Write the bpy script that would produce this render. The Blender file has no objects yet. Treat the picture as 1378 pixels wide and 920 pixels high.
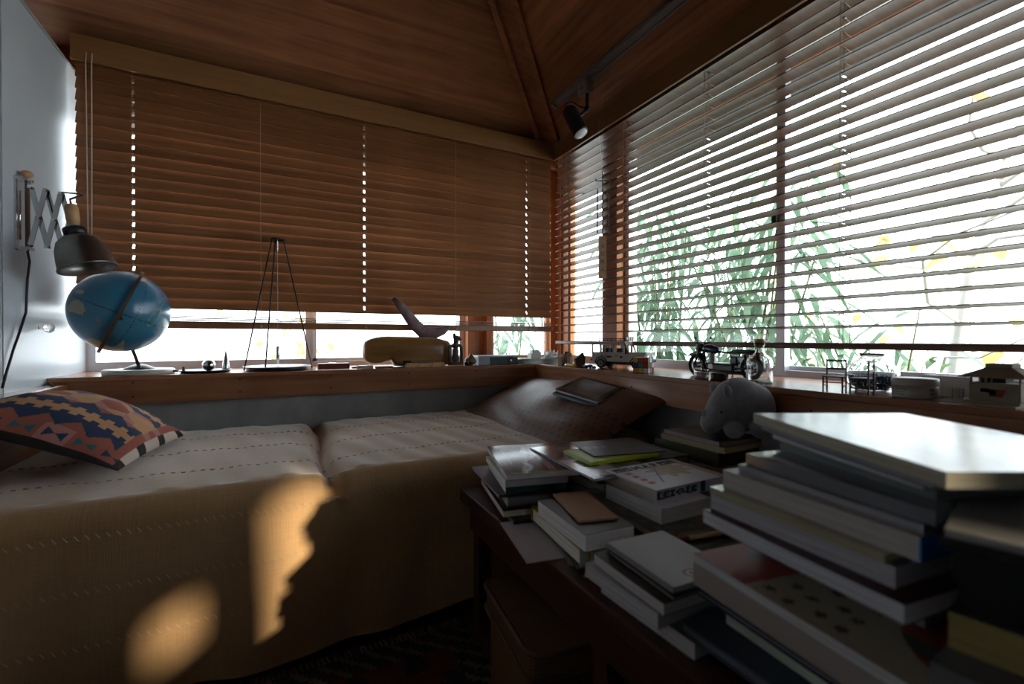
import bpy, bmesh, math, random
from mathutils import Vector, Matrix
S = bpy.context.scene
COL = S.collection
R = math.radians
rnd = random.Random(7)

# ------------------------------------------------------------------ camera, sky, sun, exposure
CAMZ = 0.75
YAW, PIT, FPX = R(27.3), R(-0.37), 615.0
cd = bpy.data.cameras.new('camera'); cam = bpy.data.objects.new('camera', cd); COL.objects.link(cam)
cam.location = (0, 0, CAMZ); cam.rotation_euler = (R(90) + PIT, 0, -YAW)
cd.sensor_width = 36.0; cd.lens = FPX / 1378 * 36.0; cd.clip_start = 0.02; cd.clip_end = 200
cd.dof.use_dof = True; cd.dof.focus_distance = 2.0; cd.dof.aperture_fstop = 3.2
S.camera = cam
W = bpy.data.worlds.new('overcast_sky'); S.world = W; W.use_nodes = True
bgn = W.node_tree.nodes['Background']; bgn.inputs[0].default_value = (0.84, 0.92, 1.0, 1); bgn.inputs[1].default_value = 4.6
sl = bpy.data.lights.new('sun', 'SUN'); so = bpy.data.objects.new('sun', sl); COL.objects.link(so)
sl.energy = 5.5; sl.angle = R(1.2); sl.color = (1.0, 0.84, 0.62)
SUN = Vector((-1, 2.6, -0.60))
so.rotation_euler = SUN.to_track_quat('-Z', 'Y').to_euler(); so.location = (4, -4, 4)
vs = S.view_settings; vs.view_transform = 'Standard'; vs.look = 'None'; vs.gamma = 1; vs.use_curve_mapping = False
vs.exposure = 0.65

# ------------------------------------------------------------------ helpers
FW = Vector((math.sin(YAW)*math.cos(PIT), math.cos(YAW)*math.cos(PIT), math.sin(PIT)))
RT = Vector((math.cos(YAW), -math.sin(YAW), 0)); UP = RT.cross(FW)
def P(px, py, x=None, y=None, z=None):
    """point of the place seen at a photo pixel, on the plane x=, y= or z="""
    r = FW*FPX + RT*(px-689) + UP*(460-py)
    if x is not None: t = x/r.x
    elif y is not None: t = y/r.y
    else: t = (z-CAMZ)/r.z
    return Vector((0, 0, CAMZ)) + r*t

_mats = {}
def nm(name):
    m = bpy.data.materials.new(name); m.use_nodes = True
    nt = m.node_tree; b = nt.nodes['Principled BSDF']
    return m, nt, b
def plain(name, col, rough=0.6, metal=0.0, var=0.0, scale=20.0, bump=0.0, spec=0.5, coat=0.0, sheen=0.0):
    if name in _mats: return _mats[name]
    m, nt, b = nm(name); _mats[name] = m
    b.inputs['Base Color'].default_value = (*col, 1); b.inputs['Roughness'].default_value = rough
    b.inputs['Metallic'].default_value = metal; b.inputs['Specular IOR Level'].default_value = spec
    if coat: b.inputs['Coat Weight'].default_value = coat; b.inputs['Coat Roughness'].default_value = 0.08
    if sheen: b.inputs['Sheen Weight'].default_value = sheen
    if var or bump:
        tc = nt.nodes.new('ShaderNodeTexCoord'); n = nt.nodes.new('ShaderNodeTexNoise')
        n.inputs['Scale'].default_value = scale; n.inputs['Detail'].default_value = 5
        nt.links.new(tc.outputs['Object'], n.inputs['Vector'])
        if var:
            cr = nt.nodes.new('ShaderNodeValToRGB')
            cr.color_ramp.elements[0].position = 0.3; cr.color_ramp.elements[1].position = 0.7
            cr.color_ramp.elements[0].color = (*[c*(1-var) for c in col], 1)
            cr.color_ramp.elements[1].color = (*[min(1, c*(1+var)) for c in col], 1)
            nt.links.new(n.outputs['Fac'], cr.inputs['Fac']); nt.links.new(cr.outputs['Color'], b.inputs['Base Color'])
        if bump:
            bp = nt.nodes.new('ShaderNodeBump'); bp.inputs['Strength'].default_value = bump; bp.inputs['Distance'].default_value = 0.004
            nt.links.new(n.outputs['Fac'], bp.inputs['Height']); nt.links.new(bp.outputs['Normal'], b.inputs['Normal'])
    return m
def wood(name, c0, c1, rough=0.45, axis='X', scale=1.0, spec=0.4):
    if name in _mats: return _mats[name]
    m, nt, b = nm(name); _mats[name] = m
    tc = nt.nodes.new('ShaderNodeTexCoord'); mp = nt.nodes.new('ShaderNodeMapping')
    s = {'X': (1.2, 22, 22), 'Y': (22, 1.2, 22), 'Z': (22, 22, 1.2)}[axis]
    mp.inputs['Scale'].default_value = [v*scale for v in s]
    oi = nt.nodes.new('ShaderNodeObjectInfo')
    va = nt.nodes.new('ShaderNodeVectorMath'); va.operation = 'MULTIPLY_ADD'
    va.inputs[1].default_value = (1, 1, 1)
    cmb = nt.nodes.new('ShaderNodeCombineXYZ')
    mu = nt.nodes.new('ShaderNodeMath'); mu.operation = 'MULTIPLY'; mu.inputs[1].default_value = 37.0
    nt.links.new(oi.outputs['Random'], mu.inputs[0])
    for i in range(3): nt.links.new(mu.outputs[0], cmb.inputs[i])
    nt.links.new(tc.outputs['Object'], mp.inputs['Vector']); nt.links.new(mp.outputs['Vector'], va.inputs[0]); nt.links.new(cmb.outputs[0], va.inputs[2])
    n = nt.nodes.new('ShaderNodeTexNoise'); n.inputs['Scale'].default_value = 2.2; n.inputs['Detail'].default_value = 7; n.inputs['Distortion'].default_value = 0.6
    nt.links.new(va.outputs[0], n.inputs['Vector'])
    n2 = nt.nodes.new('ShaderNodeTexNoise'); n2.inputs['Scale'].default_value = 5.0; n2.inputs['Detail'].default_value = 3
    nt.links.new(tc.outputs['Object'], n2.inputs['Vector'])
    mx = nt.nodes.new('ShaderNodeMath'); mx.operation = 'MULTIPLY_ADD'; mx.inputs[1].default_value = 0.5; 
    nt.links.new(n2.outputs['Fac'], mx.inputs[0]); 
    sb = nt.nodes.new('ShaderNodeMath'); sb.operation = 'SUBTRACT'; sb.inputs[1].default_value = 0.25
    nt.links.new(n.outputs['Fac'], sb.inputs[0]); nt.links.new(sb.outputs[0], mx.inputs[2])
    cr = nt.nodes.new('ShaderNodeValToRGB'); cr.color_ramp.elements[0].position = 0.3; cr.color_ramp.elements[1].position = 0.72
    cr.color_ramp.elements[0].color = (*c0, 1); cr.color_ramp.elements[1].color = (*c1, 1)
    nt.links.new(mx.outputs[0], cr.inputs['Fac'])
    hs = nt.nodes.new('ShaderNodeHueSaturation')
    mr = nt.nodes.new('ShaderNodeMapRange'); mr.inputs['To Min'].default_value = 0.82; mr.inputs['To Max'].default_value = 1.18
    nt.links.new(oi.outputs['Random'], mr.inputs['Value']); nt.links.new(mr.outputs[0], hs.inputs['Value'])
    nt.links.new(cr.outputs['Color'], hs.inputs['Color']); nt.links.new(hs.outputs['Color'], b.inputs['Base Color'])
    b.inputs['Roughness'].default_value = rough; b.inputs['Specular IOR Level'].default_value = spec
    bp = nt.nodes.new('ShaderNodeBump'); bp.inputs['Strength'].default_value = 0.12; bp.inputs['Distance'].default_value = 0.002
    nt.links.new(n.outputs['Fac'], bp.inputs['Height']); nt.links.new(bp.outputs['Normal'], b.inputs['Normal'])
    return m
def printed(name, rough=0.4, coat=0.0):
    """a material whose colour is the print stored on the mesh (attribute 'print')"""
    if name in _mats: return _mats[name]
    m, nt, b = nm(name); _mats[name] = m
    a = nt.nodes.new('ShaderNodeAttribute'); a.attribute_name = 'print'
    nt.links.new(a.outputs['Color'], b.inputs['Base Color']); b.inputs['Roughness'].default_value = rough
    if coat: b.inputs['Coat Weight'].default_value = coat; b.inputs['Coat Roughness'].default_value = 0.06
    return m
def glass(name, tint=(1, 1, 1), rough=0.0):
    if name in _mats: return _mats[name]
    m, nt, b = nm(name); _mats[name] = m
    b.inputs['Base Color'].default_value = (*tint, 1); b.inputs['Transmission Weight'].default_value = 1
    b.inputs['Roughness'].default_value = rough; b.inputs['IOR'].default_value = 1.46
    return m
def pane_mat():
    if 'window_glass' in _mats: return _mats['window_glass']
    m, nt, b = nm('window_glass'); _mats['window_glass'] = m
    nt.nodes.remove(b)
    t = nt.nodes.new('ShaderNodeBsdfTransparent'); t.inputs[0].default_value = (0.97, 0.985, 0.98, 1)
    g = nt.nodes.new('ShaderNodeBsdfGlossy'); g.inputs['Roughness'].default_value = 0.02
    lw = nt.nodes.new('ShaderNodeLayerWeight')
    pw = nt.nodes.new('ShaderNodeMath'); pw.operation = 'POWER'; pw.inputs[1].default_value = 4.0
    f = nt.nodes.new('ShaderNodeMath'); f.operation = 'MULTIPLY_ADD'; f.inputs[1].default_value = 0.5; f.inputs[2].default_value = 0.02
    nt.links.new(lw.outputs['Facing'], pw.inputs[0]); nt.links.new(pw.outputs[0], f.inputs[0])
    mx = nt.nodes.new('ShaderNodeMixShader')
    nt.links.new(f.outputs[0], mx.inputs[0]); nt.links.new(t.outputs[0], mx.inputs[1]); nt.links.new(g.outputs[0], mx.inputs[2])
    nt.links.new(mx.outputs[0], nt.nodes['Material Output'].inputs[0])
    return m
def leafmat(name, col):
    if name in _mats: return _mats[name]
    m, nt, b = nm(name); _mats[name] = m
    oi = nt.nodes.new('ShaderNodeTexCoord'); n = nt.nodes.new('ShaderNodeTexNoise'); n.inputs['Scale'].default_value = 9
    nt.links.new(oi.outputs['Object'], n.inputs['Vector'])
    cr = nt.nodes.new('ShaderNodeValToRGB'); cr.color_ramp.elements[0].position = 0.3; cr.color_ramp.elements[1].position = 0.7
    cr.color_ramp.elements[0].color = (*[c*0.65 for c in col], 1); cr.color_ramp.elements[1].color = (*[c*1.35 for c in col], 1)
    nt.links.new(n.outputs['Fac'], cr.inputs['Fac']); nt.links.new(cr.outputs['Color'], b.inputs['Base Color'])
    b.inputs['Roughness'].default_value = 0.45
    tr = nt.nodes.new('ShaderNodeBsdfTranslucent'); nt.links.new(cr.outputs['Color'], tr.inputs[0])
    mx = nt.nodes.new('ShaderNodeMixShader'); mx.inputs[0].default_value = 0.35
    nt.links.new(b.outputs[0], mx.inputs[1]); nt.links.new(tr.outputs[0], mx.inputs[2])
    nt.links.new(mx.outputs[0], nt.nodes['Material Output'].inputs[0])
    return m

class MB:
    def __init__(s): s.v = []; s.f = []; s.M = Matrix(); s.sm = []
    def add(s, vs, fs, smooth=False):
        o = len(s.v); s.v += [tuple(s.M @ Vector(v)) for v in vs]
        s.f += [tuple(i+o for i in f) for f in fs]; s.sm += [smooth]*len(fs); return s
    def box(s, lo, hi, bev=0.0):
        x0, y0, z0 = lo; x1, y1, z1 = hi
        if bev <= 0:
            return s.add([(x0,y0,z0),(x1,y0,z0),(x1,y1,z0),(x0,y1,z0),(x0,y0,z1),(x1,y0,z1),(x1,y1,z1),(x0,y1,z1)],
                  [(3,2,1,0),(4,5,6,7),(0,1,5,4),(1,2,6,5),(2,3,7,6),(3,0,4,7)])
        bm = bmesh.new(); bmesh.ops.create_cube(bm, size=1)
        for v in bm.verts: v.co = Vector(((x0+x1)/2+v.co.x*(x1-x0), (y0+y1)/2+v.co.y*(y1-y0), (z0+z1)/2+v.co.z*(z1-z0)))
        bmesh.ops.bevel(bm, geom=bm.edges[:], offset=bev, segments=2, affect='EDGES', profile=0.5)
        bm.verts.index_update()
        s.add([v.co.copy() for v in bm.verts], [[v.index for v in f.verts] for f in bm.faces]); bm.free(); return s
    def cyl(s, p0, p1, r0, r1=None, n=16, caps=True, smooth=True):
        r1 = r0 if r1 is None else r1
        p0 = Vector(p0); p1 = Vector(p1); d = (p1-p0).normalized()
        a = d.orthogonal().normalized(); b = d.cross(a)
        vs = [p0+(a*math.cos(2*math.pi*i/n)+b*math.sin(2*math.pi*i/n))*r0 for i in range(n)] + \
             [p1+(a*math.cos(2*math.pi*i/n)+b*math.sin(2*math.pi*i/n))*r1 for i in range(n)]
        s.add(vs, [(i, (i+1) % n, n+(i+1) % n, n+i) for i in range(n)], smooth)
        if caps:
            s.add(vs[:n], [tuple(reversed(range(n)))]); s.add(vs[n:], [tuple(range(n))])
        return s
    def lathe(s, prof, n=32, c=(0, 0, 0), smooth=True):
        c = Vector(c); vs = []; fs = []; k = len(prof)
        for r, z in prof:
            for i in range(n): vs.append(c+Vector((max(r, 1e-5)*math.cos(2*math.pi*i/n), max(r, 1e-5)*math.sin(2*math.pi*i/n), z)))
        for j in range(k-1):
            for i in range(n): fs.append((j*n+i, j*n+(i+1) % n, (j+1)*n+(i+1) % n, (j+1)*n+i))
        return s.add(vs, fs, smooth)
    def sphere(s, c, r, n=24, sc=(1, 1, 1)):
        m = n//2; vs = []; fs = []
        for j in range(m+1):
            t = math.pi*j/m
            for i in range(n):
                p = 2*math.pi*i/n
                vs.append((c[0]+r*sc[0]*math.sin(t)*math.cos(p), c[1]+r*sc[1]*math.sin(t)*math.sin(p), c[2]-r*sc[2]*math.cos(t)))
        for j in range(m):
            for i in range(n): fs.append((j*n+i, j*n+(i+1) % n, (j+1)*n+(i+1) % n, (j+1)*n+i))
        return s.add(vs, fs, True)
    def tube(s, pts, r, n=8, closed=False):
        pts = [Vector(p) for p in pts]; k = len(pts); rs = r if isinstance(r, (list, tuple)) else [r]*k
        vs = []; fs = []; prev = None
        for i, p in enumerate(pts):
            q0 = pts[(i-1) % k] if (closed or i > 0) else p; q1 = pts[(i+1) % k] if (closed or i < k-1) else p
            d = (q1-q0).normalized()
            a = d.orthogonal().normalized() if prev is None else (prev-d*prev.dot(d)).normalized()
            prev = a; b = d.cross(a)
            for j in range(n): vs.append(p+(a*math.cos(2*math.pi*j/n)+b*math.sin(2*math.pi*j/n))*rs[i])
        for i in range(k if closed else k-1):
            i2 = (i+1) % k
            for j in range(n): fs.append((i*n+j, i*n+(j+1) % n, i2*n+(j+1) % n, i2*n+j))
        if not closed: fs += [tuple(reversed(range(n))), tuple(range((k-1)*n, k*n))]
        return s.add(vs, fs, True)
    def prism(s, poly, z0, z1):
        n = len(poly)
        return s.add([(x, y, z0) for x, y in poly]+[(x, y, z1) for x, y in poly],
              [tuple(reversed(range(n))), tuple(range(n, 2*n))]+[(i, (i+1) % n, n+(i+1) % n, n+i) for i in range(n)])
    def bar(s, p0, p1, w, h, up=(0, 0, 1)):
        p0 = Vector(p0); p1 = Vector(p1); d = (p1-p0).normalized(); a = d.cross(Vector(up))
        a = a.normalized() if a.length > 1e-4 else d.orthogonal().normalized()
        b = a.cross(d); vs = []
        for p in (p0, p1):
            for i, j in ((-1, -1), (1, -1), (1, 1), (-1, 1)): vs.append(p+a*(i*w/2)+b*(j*h/2))
        return s.add(vs, [(0,1,2,3),(7,6,5,4),(0,4,5,1),(1,5,6,2),(2,6,7,3),(3,7,4,0)])
    def mesh(s, name):
        me = bpy.data.meshes.new(name); me.from_pydata([tuple(v) for v in s.v], [], s.f)
        me.polygons.foreach_set('use_smooth', s.sm); me.update()
        bm = bmesh.new(); bm.from_mesh(me); bmesh.ops.recalc_face_normals(bm, faces=bm.faces[:]); bm.to_mesh(me); bm.free()
        return me
    def build(s, name, mat, parent=None, loc=None):
        me = s.mesh(name); me.materials.append(mat)
        return link(name, me, parent, loc)
def link(name, me, parent=None, loc=None):
    o = bpy.data.objects.new(name, me); COL.objects.link(o)
    if parent: o.parent = parent
    if loc is not None: o.location = loc
    return o
def tag(o, label, cat, group=None, kind=None):
    o['label'] = label; o['category'] = cat
    if group: o['group'] = group
    if kind: o['kind'] = kind
    return o
def thing(name, label, cat, loc=(0, 0, 0), rz=0, group=None):
    o = bpy.data.objects.new(name, None); COL.objects.link(o); o.empty_display_size = 0.02
    o.location = loc; o.rotation_euler = (0, 0, rz); return tag(o, label, cat, group)
def struct(o): o['kind'] = 'structure'; return o
def sroot(name):
    o = bpy.data.objects.new(name, None); COL.objects.link(o); return struct(o)
def B(lo, hi, bev=0): return MB().box(lo, hi, bev)
def grid(fn, nu, nv, colfn=None, closed=False):
    """mesh of fn(u,v), u,v in 0..1; colfn(u,v) gives the print"""
    vs = [fn(i/nu, j/nv) for j in range(nv+1) for i in range(nu+1)]
    fs = [(j*(nu+1)+i, j*(nu+1)+i+1, (j+1)*(nu+1)+i+1, (j+1)*(nu+1)+i) for j in range(nv) for i in range(nu)]
    me = bpy.data.meshes.new('grid'); me.from_pydata([tuple(v) for v in vs], [], fs)
    me.polygons.foreach_set('use_smooth', [True]*len(fs))
    if colfn:
        at = me.attributes.new('print', 'FLOAT_COLOR', 'FACE')
        k = 0
        for j in range(nv):
            for i in range(nu):
                c = colfn((i+.5)/nu, (j+.5)/nv); at.data[k].color = (c[0], c[1], c[2], 1); k += 1
    me.update(); return me
def text_mesh(body, size, extrude=0.0002, bold=0.0):
    cu = bpy.data.curves.new('t', 'FONT'); cu.body = body; cu.size = size; cu.extrude = extrude; cu.offset = bold
    cu.align_x = 'CENTER'; cu.align_y = 'CENTER'
    o = bpy.data.objects.new('t', cu); COL.objects.link(o); bpy.context.view_layer.update()
    dg = bpy.context.evaluated_depsgraph_get(); me = bpy.data.meshes.new_from_object(o.evaluated_get(dg))
    bpy.data.objects.remove(o); return me
def lettering(body, size, mat, parent, M, name='lettering', bold=0.0):
    me = text_mesh(body, size, bold=bold); me.materials.clear(); me.materials.append(mat)
    o = link(name, me, parent); o.matrix_local = M; return o
def meta(name, elems, mat, parent=None, res=0.006, thr=0.2):
    """smooth lump from ellipsoids: (center, (rx,ry,rz), rot euler)"""
    mb = bpy.data.metaballs.new('lump_'+name); mb.resolution = res; mb.render_resolution = res; mb.threshold = thr
    for e in elems:
        c, r = e[0], e[1]
        el = mb.elements.new(type='ELLIPSOID'); el.co = c
        k = 1.38
        m_ = max(r); el.radius = m_*k
        el.size_x, el.size_y, el.size_z = r[0]/m_, r[1]/m_, r[2]/m_
        if len(e) > 2:
            from mathutils import Euler
            el.rotation = Euler(e[2]).to_quaternion()
    o = bpy.data.objects.new('lump_'+name, mb); COL.objects.link(o); bpy.context.view_layer.update()
    dg = bpy.context.evaluated_depsgraph_get(); me = bpy.data.meshes.new_from_object(o.evaluated_get(dg))
    bpy.data.objects.remove(o); bpy.data.metaballs.remove(mb)
    me.polygons.foreach_set('use_smooth', [True]*len(me.polygons)); me.materials.clear(); me.materials.append(mat)
    return link(name, me, parent)

# ------------------------------------------------------------------ materials
M_slat = wood('slat_wood', (0.20, 0.080, 0.030), (0.30, 0.13, 0.052), 0.34, 'X', 1.0, 0.5)
M_slatB = wood('slat_wood_along', (0.115, 0.050, 0.032), (0.175, 0.080, 0.050), 0.36, 'Y', 1.0, 0.4)
M_val = wood('valance_wood', (0.29, 0.138, 0.048), (0.35, 0.172, 0.064), 0.4, 'X', 1.5)
M_valB = wood('valance_wood_along', (0.29, 0.138, 0.048), (0.35, 0.172, 0.064), 0.4, 'Y', 1.5)
M_ceilA = wood('ceiling_wood', (0.26, 0.098, 0.042), (0.46, 0.19, 0.08), 0.5, 'X', 0.9)
M_ceilB = wood('ceiling_wood_along', (0.26, 0.098, 0.042), (0.46, 0.19, 0.08), 0.5, 'Y', 0.9)
M_sill = wood('sill_wood', (0.24, 0.095, 0.045), (0.40, 0.175, 0.085), 0.27, 'X', 0.8, 0.6)
M_sillB = wood('sill_wood_along', (0.24, 0.095, 0.045), (0.40, 0.175, 0.085), 0.27, 'Y', 0.8, 0.6)
M_post = wood('post_wood', (0.33, 0.12, 0.045), (0.46, 0.19, 0.075), 0.5, 'Z', 0.8)
M_darkwood = wood('dark_wood', (0.035, 0.014, 0.010), (0.07, 0.026, 0.016), 0.4, 'Y', 0.8)
M_floor = wood('floor_wood', (0.03, 0.014, 0.010), (0.055, 0.025, 0.016), 0.5, 'X', 0.6)
M_conc = plain('concrete', (0.30, 0.31, 0.30), 0.8, var=0.18, scale=9, bump=0.15)
M_panel = plain('painted_panel', (0.56, 0.61, 0.65), 0.33, var=0.05, scale=5)
M_alu = plain('aluminium', (0.62, 0.63, 0.66), 0.42, metal=0.6)
M_steel = plain('steel', (0.62, 0.62, 0.62), 0.22, metal=1.0)
M_chrome = plain('polished_steel', (0.8, 0.8, 0.82), 0.06, metal=1.0)
M_dsteel = plain('dark_steel', (0.27, 0.26, 0.245), 0.34, metal=1.0, var=0.25, scale=14)
M_black = plain('black_plastic', (0.012, 0.012, 0.013), 0.4)
M_blackm = plain('black_metal', (0.02, 0.02, 0.022), 0.35, metal=0.5)
M_cord = plain('blind_cord', (0.42, 0.32, 0.22), 0.7)
M_wallback = plain('rear_wall_plaster', (0.15, 0.13, 0.11), 0.8, var=0.1)
M_white = plain('white_paper', (0.78, 0.78, 0.76), 0.6)
M_ltwood = plain('pale_wood', (0.52, 0.30, 0.14), 0.5, var=0.2, scale=40)
PANE = pane_mat()

# ------------------------------------------------------------------ structure
SZ = 0.6265                        # sill top
XL, XR, YB, YF = -0.643, 1.62, 2.42, -3.75
struct(B((-1.15, YF-0.05, -0.05), (XR+0.05, YB, 0.0)).build('floor', M_floor))
wa = MB(); wa.box((-1.15, 1.985, 0), (XR, YB, SZ-0.03)); struct(wa.build('wall_back', M_conc))
ha = MB(); ha.box((-1.15, 2.20, 1.72), (XR, YB, 2.02)); struct(ha.build('trim_1', M_ceilA))
wb = MB(); wb.box((1.175, YF, 0), (XR, 1.985, SZ-0.03)); struct(wb.build('wall_right', M_conc))
hb = MB(); hb.box((1.43, YF, 1.72), (XR, 2.20, 2.02)); struct(hb.build('trim_2', M_ceilB))
we = MB(); we.box((1.49, YF, SZ-0.03), (1.52, -0.40, 0.86)); we.box((1.49, YF, 1.30), (1.52, -0.40, 1.72))
for y0_, y1_ in ((YF, -3.36), (-3.12, -2.82), (-2.44, -0.40)): we.box((1.49, y0_, 0.86), (1.52, y1_, 1.30))
we.box((1.49, -3.36, 0.86), (1.52, -3.12, 1.08)); we.box((1.49, -3.36, 1.22), (1.52, -3.12, 1.30))
struct(we.build('wall_right_end', M_wallback))
struct(B((-1.15, YF-0.05, 0), (XR, YF, 3.9)).build('wall_front', M_wallback))
wl = struct(B((XL-0.05, 1.697, 0), (XL, YB-0.02, 1.708)).build('wall_left', M_panel))
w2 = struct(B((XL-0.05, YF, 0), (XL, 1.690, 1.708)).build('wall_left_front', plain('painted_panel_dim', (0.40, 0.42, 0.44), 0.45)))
B((XL-0.055, 1.690, 1.708), (XL+0.004, YB-0.02, 1.716)).build('cap_strip', plain('cap_grey', (0.4, 0.42, 0.43), 0.5), wl)
struct(B((-1.15, YF, 0), (-1.10, YB, 3.9)).build('wall_left_far', M_darkwood))
# glass knob on the panel
kp = P(52, 441, x=XL)
kb = MB().cyl((XL, kp.y, kp.z), (XL+0.012, kp.y, kp.z), 0.004).sphere((XL+0.024, kp.y, kp.z), 0.015, 16, (0.9, 1, 1))
kb.build('glass_knob', glass('clear_glass'), wl)

# sills: top board and apron with screws
def sill(n, top, apron, mat, screws, axis):
    r = sroot('trim_%d' % n)
    B(*top, 0.002).build('sill_board', mat, r); B(*apron).build('apron_board', mat, r)
    msc = MB().cyl((0, 0, 0), (0, -0.0015, 0) if axis == 'x' else (-0.0015, 0, 0), 0.0035, n=10).mesh('screw'); msc.materials.append(plain('screw_dark', (0.03, 0.02, 0.015), 0.4, 0.6))
    for p in screws: link('screw', msc, r, p)
AY, AX = 1.952, 1.140
scA = [Vector((P(px, 508, y=AY).x, AY, z)) for px in (179, 323, 445, 550, 641) for z in (0.603, 0.556)]
scB = [Vector((AX, P(px, 520, x=AX).y, 0.578)) for px in (790, 850, 1092, 1190, 1325)]
sill(3, ((XL, AY-0.004, SZ-0.016), (XR, YB-0.005, SZ)), ((XL, AY, 0.531), (AX+0.022, AY+0.024, SZ-0.016)), M_sill, scA, 'x')
sill(4, ((AX-0.004, YF, SZ-0.0162), (XR-0.005, AY-0.004, SZ)), ((AX, YF, 0.531), (AX+0.024, AY, SZ-0.0162)), M_sillB, scB, 'y')
struct(B((XL, 0.3, 0.36), (XL+0.052, AY-0.006, 0.606), 0.003).build('trim_5', M_sillB))

# wooden posts
pm = MB(); pm.box((0.895, 2.24, SZ), (0.922, 2.40, 1.72)); pm.box((1.004, 2.24, SZ), (1.032, 2.40, 1.72)); pm.box((0.92, 2.285, SZ), (1.006, 2.38, 1.72))
pm.box((0.92, 2.255, SZ), (1.006, 2.29, SZ+0.035))
struct(pm.build('trim_6', M_post))
pm = MB(); pm.box((1.45, 1.716, SZ), (1.56, 1.816, 1.72)); struct(pm.build('trim_7', M_post))
pm = MB(); pm.box((1.40, 2.24, SZ), (1.50, 2.29, 1.72)); pm.box((1.45, 2.20, SZ), (1.50, 2.24, 1.72)); pm.box((1.462, 2.165, SZ), (1.50, 2.20, 1.72)); pm.box((1.45, 2.124, SZ), (1.485, 2.165, 1.72))
struct(pm.build('trim_8', M_post))

# windows: aluminium sliders and fixed corner panes
def window(n, axis, a0, a1, off, stiles, z0=SZ, z1=1.72, mat=M_alu, fr=0.02, dep=0.05):
    r = sroot('window_%d' % n)
    def bx(name, s0, s1, d0, d1, zz0, zz1, m):
        if axis == 'x': B((s0, off+d0, zz0), (s1, off+d1, zz1)).build(name, m, r)
        else: B((off+d0, s0, zz0), (off+d1, s1, zz1)).build(name, m, r)
    bx('frame_rail', a0, a1, 0, dep, z0, z0+fr, mat); bx('frame_rail', a0, a1, 0, dep, z1-fr, z1, mat)
    sw = 0.028 if fr == 0.02 and mat is M_alu else fr*0.8
    bx('frame_stile', a0, a0+sw, 0, dep, z0+fr, z1-fr, mat); bx('frame_stile', a1-sw, a1, 0, dep, z0+fr, z1-fr, mat)
    xs = [a0+sw]+stiles+[a1-sw]
    for i, s in enumerate(stiles):
        bx('meeting_stile', s-0.022, s+0.008, -0.008, 0.020, z0+0.012, z1-0.02, mat)
        bx('meeting_stile', s-0.004, s+0.026, 0.030, dep, z0+fr, z1-fr, mat)
    for i in range(len(xs)-1):
        d = 0.010 if i % 2 == 0 else 0.038
        bx('sash_rail', xs[i], xs[i+1], d-0.008, d+0.012, z0+fr, z0+fr+0.014, mat)
        bx('pane', xs[i], xs[i+1], d, d+0.004, z0+fr+0.014, z1-fr, PANE)
    return r
ms = P(418, 470, y=2.30).x
window(1, 'x', XL, 0.895, 2.29, [ms])
wy = P(1049, 480, x=1.50).y
w2_ = window(2, 'y', -0.36, 1.716, 1.50, [0.30, wy])
lk = P(1046, 292, x=1.49)
B((1.475, lk.y-0.006, lk.z-0.02), (1.492, lk.y+0.012, lk.z+0.02), 0.003).build('window_latch', M_black, w2_)
window(3, 'x', 1.032, 1.40, 2.248, [], mat=M_post, fr=0.02, dep=0.03)
window(4, 'y', 1.816, 2.124, 1.456, [], mat=M_post, fr=0.02, dep=0.03)
window(5, 'y', -2.82, -2.44, 1.495, [], 0.86, 1.30, fr=0.015, dep=0.02)  # unseen end windows, added and sized to throw the sun patches on the daybed
window(6, 'y', -3.36, -3.12, 1.495, [], 1.08, 1.22, fr=0.015, dep=0.02)
struct(B((1.45, -0.40, SZ), (1.56, -0.33, 1.72)).build('trim_9', M_post))

# ceiling: hipped boards
SL = 0.445; Z0 = 1.80; HX, HY = 1.40, 2.20
cl = sroot('ceiling')
tilt = 0.011
def plankA(y0, y1):           # y0 nearer to the wall (larger)
    za, zb = Z0+SL*(HY-y0), Z0+SL*(HY-y1); xa, xb = y0-0.8, y1-0.8; xl = -1.12
    m = MB(); th = 0.02
    v = [(xl, y0, za-tilt), (xa, y0, za-tilt), (xb, y1, zb), (xl, y1, zb)]
    m.add([*v, *[(a, b, c+th) for a, b, c in v]], [(3,2,1,0),(4,5,6,7),(0,1,5,4),(1,2,6,5),(2,3,7,6),(3,0,4,7)])
    m.build('ceiling_board', M_ceilA, cl)
def plankB(x0, x1):
    za, zb = Z0+SL*(HX-x0), Z0+SL*(HX-x1); ya, yb = x0+0.8, x1+0.8
    m = MB(); th = 0.02
    v = [(x0, YF, za-tilt), (x0, ya, za-tilt), (x1, yb, zb), (x1, YF, zb)]
    m.add([*v, *[(a, b, c+th) for a, b, c in v]], [(3,2,1,0),(4,5,6,7),(0,1,5,4),(1,2,6,5),(2,3,7,6),(3,0,4,7)])
    m.build('ceiling_board', M_ceilB, cl)
ys = [2.44, 2.305, 2.175, 2.045, 1.914, 1.786, 1.655]
while ys[-1]-0.13 > -0.30: ys.append(ys[-1]-0.13)
ys.append(-0.32)
for a, b in zip(ys[:-1], ys[1:]): plankA(a, b)
xs = [1.64, 1.515, 1.385, 1.255, 1.125, 0.995, 0.865]
while xs[-1]-0.13 > -1.0: xs.append(xs[-1]-0.13)
xs.append(-1.12)
for a, b in zip(xs[:-1], xs[1:]): plankB(a, b)
rb = MB()
rb.add([(-1.15, 2.5, Z0+SL*(HY-2.5)+0.05), (1.7, 2.5, Z0+SL*(HY-2.5)+0.05), (-1.15, -0.35, Z0+SL*(HY+0.35)+0.05)], [(0, 1, 2)])
rb.add([(1.7, 2.5, Z0+SL*(HX-1.7)+0.05), (1.7, YF-.1, Z0+SL*(HX-1.7)+0.05), (-1.15, YF-.1, Z0+SL*(HX+1.15)+0.05), (-1.15, -0.35, Z0+SL*(HX+1.15)+0.05)], [(0, 1, 2, 3)])
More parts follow.
